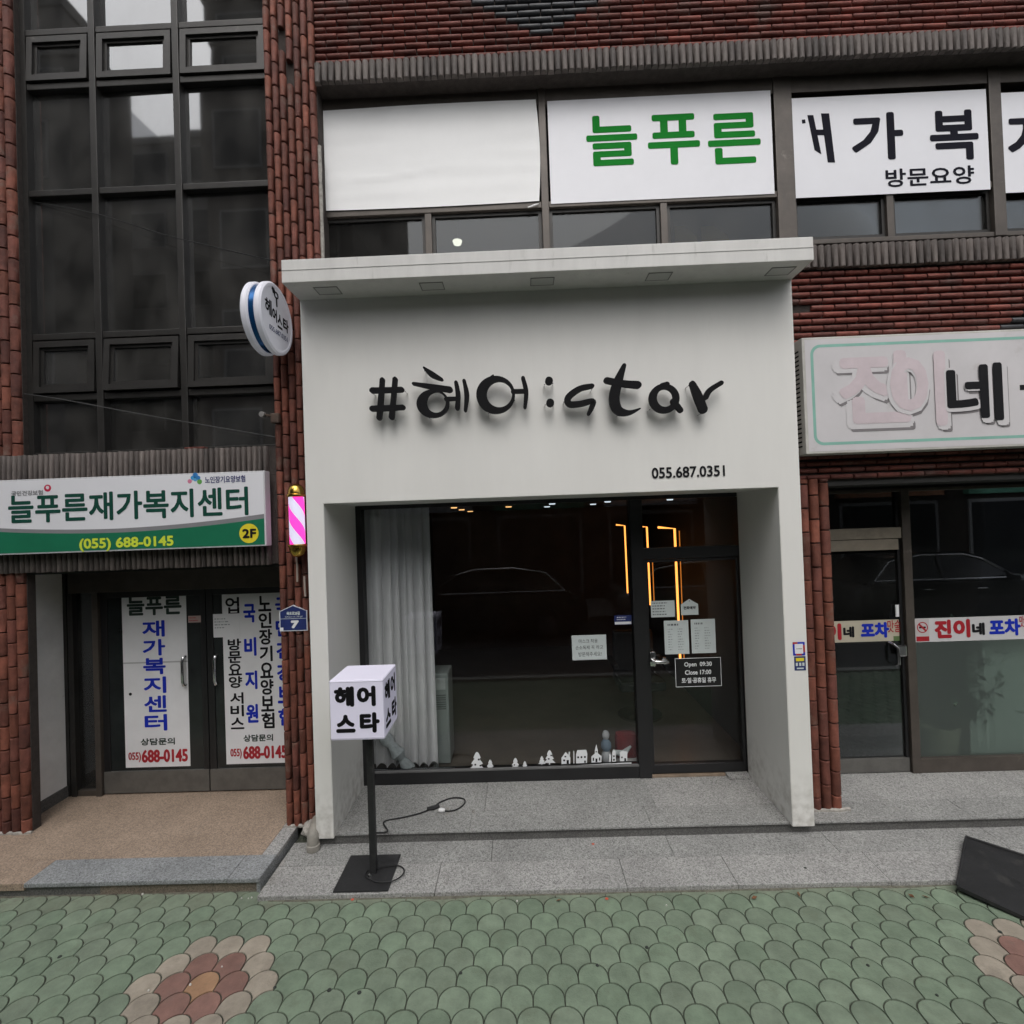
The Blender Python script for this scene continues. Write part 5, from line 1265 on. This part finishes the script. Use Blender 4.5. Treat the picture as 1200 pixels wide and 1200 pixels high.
# its cable with plug
def spline(pts, n=8):
    pts = [Vector(p) for p in pts]; out = []
    for i in range(len(pts)-1):
        a, b, c, d = pts[max(i-1, 0)], pts[i], pts[i+1], pts[min(i+2, len(pts)-1)]
        for t in range(n):
            t = t/n; out.append(.5*((2*b)+(c-a)*t+(2*a-5*b+4*c-d)*t*t+(3*b-a-3*c+d)*t**3))
    return out+[pts[-1]]
zz = ZS+.007
cp = [Vector((px_+.02, cys+.022, .30)), Vector((px_+.03, 3.9, .16))]+[Vector((*G(x, y, zz).xy, zz)) for x, y in ((450, 963), (472, 958), (492, 953), (506, 947), (516, 940), (530, 935), (543, 936), (544, 942), (534, 949), (522, 950.5), (518, 947.5))]
s = thing('power_cable', 'black power cable with white plug looped on the granite step', 'cable', (cp[6].x, cp[6].y, ZS))
RUB = mat('rubber_black', (.012, .012, .013), .55)
MB().tube(spline(cp), .006, 7).obj('cord', RUB, s, True)
g1 = G(508, 946.5, zz+.01); g2 = G(517, 949.5, zz+.01)
MB().tube([g1+Vector((-.05, -.02, .005)), g1, g1+Vector((.045, .02, .005))], [.012, .018, .013], 8).obj('coil_knot', RUB, s, True)
MB().tube([g2+Vector((-.02, .0, 0)), g2+Vector((0, 0, 0)), g2+Vector((.03, -.0, 0))], [.014, .02, .012], 10).obj('plug', mat('plug_white', (.65, .65, .65), .5), s, True)
zb = .05
cp = [Vector((px_+.02, cys, .06))]+[Vector((*G(x, y, zb).xy, zb)) for x, y in ((448, 1016), (464, 1014), (473, 1018), (471, 1026), (458, 1033), (440, 1033), (428, 1026), (431, 1020))]
tag(MB().tube(spline(cp), .005, 7).obj('cable_loop', RUB, None, True), 'thin black cable loop lying on the cube sign base', 'cable')

# drain elbow
q = G(366, 996, .04)
s = thing('drain_pipe', 'short pale plastic drain elbow at the foot of the brick pier', 'pipe', (q.x, q.y, .03))
PVC = mat('pvc', (.26, .245, .215), .6, .25, 12, stain=(.22, .2, .17), sscale=12)
ex, ey = q.x, q.y+.02
MB().tube(spline([(ex-.03, ey+.16, .16), (ex-.01, ey+.06, .16), (ex, ey, .13), (ex+.002, ey-.005, .06)]), .043, 14).obj('elbow', PVC, s, True)
MB().lathe([(.05, .034), (.05, .075), (.044, .08)], (ex+.002, ey-.005, 0), 'Z', 18).obj('collar', PVC, s, True)
MB().lathe([(0, .0345), (.05, .034)], (ex+.002, ey-.005, 0), 'Z', 18).obj('mouth', INK, s)
mb = MB(); bm = bmesh.new(); bmesh.ops.create_icosphere(bm, subdivisions=3, radius=1)
for v in bm.verts: v.co *= 1+.35*noise.noise(v.co*2.2)
for v in bm.verts: v.co = Vector((ex-.06+v.co.x*.085, ey+.16+v.co.y*.08, .10+v.co.z*.065))
bm.verts.index_update(); mb.add([v.co for v in bm.verts], [[v.index for v in f.verts] for f in bm.faces]); bm.free(); mb.obj('mortar_lump', PALEMORTAR, s, True)

# black ramp plate at the right
c = [G(1132, 981, .075), G(1121.5, 1038, .05)]
e1 = G(1200, 1003, .07); e2 = G(1200, 1074, .03)
tl, bl = c; tr = tl+(e1-tl)*1.9; br = bl+(e2-bl)*1.9
s = thing('black_ramp', 'black metal ramp plate lying skewed over the granite edge at the right', 'ramp', tuple(bl))
mb = MB(); dn = Vector((0, 0, -.022))
mb.add([tl, bl, br, tr, tl+dn, bl+dn, br+dn, tr+dn], [(0, 1, 2, 3), (7, 6, 5, 4), (0, 4, 5, 1), (1, 5, 6, 2), (2, 6, 7, 3), (3, 7, 4, 0)]); RAMP = mat('ramp_black', (.017, .017, .018), .5, .3, 9, .35, 160, stain=(.06, .058, .054), sscale=7, sthr=.57)
mb.obj('plate', RAMP, s)
def lip(p, q, r=.009): return MB().tube([p+Vector((0, 0, .004)), p.lerp(q, .5)+Vector((0, 0, .004)), q+Vector((0, 0, .004))], r, 8).obj('rim', RAMP, s, True)
lip(tl, tr); lip(tl, bl, .007)

# cables
def wire(name, label, pts, r, mt, cat='cable'): tag(MB().tube(spline(pts, 6), r, 6).obj(name, mt, None, True), label, cat)
WIRE = mat('wire_dark', (.012, .012, .013), .8); WIREB = mat('wire_blue', (.16, .22, .27), .6); WIREW = mat('wire_white', (.5, .5, .48), .6)
wire('wall_cable', 'thin dark cable sagging across the tall stairwell windows down to the pier', [P(30, 235, 4.22), P(110, 250, 4.15), P(200, 277, 4.1), P(318, 305, 4.07)], .004, WIRE)
wire('wall_cable', 'thin grey cable crossing the lower stairwell windows down to the pier', [P(-20, 456, 4.2), P(60, 466, 4.12), P(180, 488, 4.08), P(322, 512, 4.07)], .004, mat('wire_pale', (.05, .05, .05), .6))
wire('wall_cable', 'blue grey cable hanging beside the left edge of the blank cloth banner', [P(366, 117, 4.25), P(373, 128, 4.2), P(374, 160, 4.22), P(368, 190, 4.2), P(374, 230, 4.22), P(373, 265, 4.2), P(370, 300, 4.2)], .006, WIREB)
wire('wall_cable', 'white cable hanging down the right edge of the centre pier', [P(370, 125, 4.16), P(366, 160, 4.15), P(367, 200, 4.17), P(373, 235, 4.2), P(371, 300, 4.18)], .004, WIREW)
q = P(312, 487, 4.06); s = thing('wall_bracket', 'small rusty cable bracket on the pier below the round sign', 'bracket', tuple(q))
MB().tube([q+Vector((-.03, .0, .01)), q+Vector((.03, .02, 0)), q+Vector((.06, .05, -.02))], .01, 7).obj('arm', mat('rust', (.09, .06, .045), .8, .3, 30), s, True)
MB().lathe([(0, -.02), (.022, -.018), (.024, .012), (0, .016)], (q.x-.03, q.y, q.z+.01), 'Y', 12).obj('insulator', mat('insulator', (.22, .21, .2), .5), s, True)
MB().rbox(q.x+.03, q.x+.1, q.y+.0, q.y+.05, q.z-.06, q.z+.02, .012).obj('clamp', MATS['rust'], s)

# fallen leaves, pebbles and gum specks on the paving
LEAFD = mat('dead_leaf', (.16, .075, .035), .8, .3, 20)
lt = [(1068, 1050, 'brown dead leaf on the paving at the foot of the right granite edge'), (1085, 1051, 'second dead leaf beside the first by the right granite edge'), (936, 1048, 'curled dead leaf at the foot of the granite below the salon door'), (884, 1052, 'small dead leaf left of the curled one by the granite edge'), (655, 1055, 'dark twig scrap on the paving before the salon window')]
for px, py, lab in lt:
    c = G(px, py, .012); a = random.uniform(0, 6); d = Vector((math.cos(a), math.sin(a), 0))*.022; e = Vector((-d.y, d.x, 0))*.45
    tag(MB().add([c-d, c+e+Vector((0, 0, .008)), c+d+Vector((0, 0, .004)), c-e, c+Vector((0, 0, -.003))], [(0, 4, 1), (1, 4, 2), (2, 4, 3), (3, 4, 0)]).obj('dead_leaf', LEAFD), lab, 'leaf', 'dead leaves along the granite edge')
mb = MB(); mats_ = [mat('pebble_white', (.6, .58, .55), .8), mat('gum_dark', (.03, .035, .03), .9)]
for px, py, k_ in [(606, 1056, 0), (167, 1048, 0), (283, 1053, 0), (291, 1053, 0), (295, 1052, 0), (223, 1154, 0), (260, 1133, 0), (174, 1161, 0), (781, 1061, 0), (421, 1163, 1), (758, 1110, 1), (700, 1131, 1), (998, 1110, 1), (1017, 1131, 1), (1098, 1166, 1), (70, 1121, 1), (1172, 1092, 1), (322, 1157, 1), (944, 1022, 1), (386, 1160, 1), (540, 1140, 1)]:
    c = G(px, py, .003); rr_ = random.uniform(.004, .007) if k_ == 0 else random.uniform(.008, .013); mb.cur = k_
    mb.lathe([(rr_, -.002), (rr_*.8, rr_*(.7 if k_ == 0 else .12)), (0, rr_*(.9 if k_ == 0 else .16))], (c.x, c.y, (.004 if py > 1044 else .033)), 'Z', 8)
tag(mb.obj('grit_specks', mats_), kind='stuff')
RED = mat('paint_mark', (.5, .09, .05), .7)
for px, py, z, lab in ((413, 1054, .006, 'red paint fleck on the paving below the cube sign'), (695, 989, .034, 'red paint fleck on the lower granite platform near the step'), (711, 1053, .008, 'red paint fleck on the paving edge under the salon door')):
    c = G(px, py, z); tag(MB().lathe([(.0, .001), (.009, .001), (.011, 0)], (c.x, c.y, z), 'Z', 9).obj('paint_fleck', RED), lab, 'paint mark', 'red paint flecks')

# =================================================================== ACROSS THE STREET (seen mirrored in the glass)
def house(name, label, x0, x1, y0, zt, wallmat, nw, nf, seed, dp=8):
    rs = random.Random(seed); o = thing(name, label, 'building', ((x0+x1)/2, y0, 0))
    wl = MB().box(x0, x1, y0-dp, y0, -.2, zt).obj('wall', wallmat, o)
    box('parapet', wallmat, o, x0-.05, x1+.05, y0-dp-.05, y0+.08, zt, zt+.35)
    sash = mat('far_frame', (.25, .25, .25), .5); pane = mat('far_pane', (.02, .022, .025), .08)
    fw = (x1-x0)/nw; fh = (zt-3.4)/nf
    for f_ in range(nf):
        for k_ in range(nw):
            a, b = x0+fw*(k_+.2), x0+fw*(k_+.8); z0, z1 = 3.4+fh*(f_+.3), 3.4+fh*(f_+.85)
            wd = MB().box(a-.06, b+.06, y0, y0+.05, z0-.06, z1+.06).obj('window', sash, o)
            MB().box(a, b, y0+.05, y0+.055, z0, z1).obj('pane', pane, wd)
    for k_ in range(nw):
        a, b = x0+fw*(k_+.12), x0+fw*(k_+.88)
        wd = MB().box(a, b, y0, y0+.06, .1, 2.6).obj('shop_window', sash, o); MB().box(a+.08, b-.08, y0+.06, y0+.065, .3, 2.5).obj('pane', pane, wd)
        MB().box(a-.1, b+.1, y0+.001, y0+.2, 2.75, 3.3).obj('sign_board', rs.choice([mat('far_sign_a', (.5, .5, .52), .6), mat('far_sign_b', (.1, .3, .2), .6), mat('far_sign_c', (.45, .2, .1), .6)]), o)
house('opposite_building', 'grey rendered tall building across the street, mirrored in the left stairwell panes', -34, -12.9, -6.2, 18, mat('far_render', (.13, .125, .12), .9, .2, .6), 6, 5, 1, 2)
house('opposite_building', 'narrow brown building across the street, mirrored in the right stairwell panes', -8.95, -4.6, -6.2, 18, mat('far_tile', (.10, .085, .075), .9, .2, .6), 2, 5, 2)
house('opposite_building', 'set back pale block across the street, mirrored between the two tall ones', -26, -8, -14.5, 20.4, mat('far_pale', (.2, .19, .18), .9, .2, .6), 7, 6, 3)
house('opposite_building', 'low dark shop row across the street, mirrored in the salon glass', -4.5, 9, -6.2, 6.6, mat('far_row', (.03, .029, .028), .9, .2, .6), 4, 1, 4)
house('opposite_building', 'low brick row across the street, mirrored in the right shop glass', 9.1, 32, -6.2, 7.4, mat('far_brick', (.045, .035, .03), .9, .2, .6), 6, 1, 5)

def car(name, label, x, y, flip, col, metal=.3):
    o = thing(name, label, 'car', (x, y, -.13)); s = -1 if flip else 1
    pm = mat('paint_'+label[:8], col, .25, .03, 2, metal=metal, coat=.8); gm = mat('car_glass', (.01, .011, .012), .05); tm = mat('tyre', (.02, .02, .02), .85); hm = mat('car_lamp', (.6, .6, .62), .15)
    g = -.13
    def sec(pts, y0, y1, inset=0):
        return [Vector((x+s*px, 0, g+pz)) for px, pz in pts]
    low = [(-2.28, .35), (-2.3, .62), (-2.22, .9), (-1.75, .98), (-1.1, 1.0), (.9, 1.0), (1.2, .98), (1.9, .86), (2.25, .72), (2.32, .5), (2.28, .3), (1.75, .24), (-1.8, .24)]
    mb = MB(); ys = [(-.88, .92), (-.9, 1.0), (-.6, 1.02), (.6, 1.02), (.9, 1.0), (.88, .92)]
    n = len(low); vs = []
    for yy, sc in ((-.9, .965), (-.8, 1.0), (.8, 1.0), (.9, .965)):
        for px, pz in low: vs.append((x+s*px*sc, y+yy, g+.6+(pz-.6)*(.93 if sc < 1 else 1.0)))
    fs = [(r*n+i, r*n+(i+1) % n, (r+1)*n+(i+1) % n, (r+1)*n+i) for r in range(3) for i in range(n)]+[tuple(range(n)), tuple(3*n+i for i in range(n-1, -1, -1))]
    mb.add(vs, fs).obj('body', pm, o, True)
    top = [(-1.95, .98), (-1.45, 1.45), (-.7, 1.58), (.2, 1.57), (.62, 1.44), (1.3, .98)]
    vs = []; n = len(top)
    for yy, k_ in ((-.82, 0), (.82, 0)):
        for px, pz in top: vs.append((x+s*px, y+yy*(1-.22*(pz-.98)/.6), g+pz))
    fs = [(i, i+1, n+i+1, n+i) for i in range(n-1)]+[tuple(range(n-1, -1, -1)), tuple(range(n, 2*n))]
    cab = MB().add(vs, fs).obj('cabin', gm, o)
    MB().add([(x+s*px, y+sd*(.66), g+pz+.012) for sd in (-1, 1) for px, pz in ((-1.4, 1.47), (-.7, 1.59), (.2, 1.58), (.58, 1.46))], [(0, 1, 5, 4), (1, 2, 6, 5), (2, 3, 7, 6)]).obj('roof', pm, cab)
    for sd in (-1, 1):
        f_ = lambda px, pz: (x+s*px, y+sd*(.825*(1-.22*(pz-.98)/.6)+.012), g+pz)
        MB().tube([f_(*p) for p in ((-1.8, 1.03), (-1.4, 1.42), (-.7, 1.535), (.2, 1.525), (.56, 1.42), (1.15, 1.03), (-1.8, 1.03))], .02, 6).obj('window_trim', CHROME, cab, True)
        MB().tube([f_(-.35, 1.0), f_(-.38, 1.55)], .03, 6).obj('pillar', pm, cab)
        MB().rbox(x+s*.95-.08, x+s*.95+.08, y+sd*.97-.09, y+sd*.97+.09, g+1.0, g+1.13, .03).obj('mirror', pm, o)
        for wx in (-1.4, 1.42):
            w_ = MB().lathe([(.2, -.1), (.31, -.1), (.33, -.07), (.33, .07), (.31, .1), (.2, .1)], (x+s*wx, y+sd*.82, g+.33), 'Y', 24).obj('wheel', tm, o, True)
            MB().lathe([(0, -.09), (.2, -.08), (.2, .08), (0, .09)], (x+s*wx, y+sd*.82, g+.33), 'Y', 18).obj('rim', mat('rim_grey', (.3, .3, .31), .35, metal=.8), w_)
        MB().rbox(x+s*2.2-.09, x+s*2.2+.09, y+sd*.62-.18, y+sd*.62+.18, g+.62, g+.76, .04).obj('headlight', hm, o)
        for hx_ in (-.75, .35): MB().rbox(x+s*hx_-.1, x+s*hx_+.1, y+sd*.915-.015, y+sd*.915+.015, g+.82, g+.85, .006).obj('door_handle', CHROME, o)
car('parked_car', 'black parked car mirrored in the salon window', -.9, -2.5, True, (.012, .012, .014))
car('parked_car', 'dark parked car mirrored in the right shop glass', 9.2, -2.4, False, (.02, .021, .024))
car('parked_car', 'silver parked car mirrored at the left edge of the right shop door', 4.3, -2.45, False, (.3, .31, .32), .6)

bpy.data.scenes.remove(SCRATCH)
for o in bpy.data.objects:
    if '_p' in o: del o['_p']
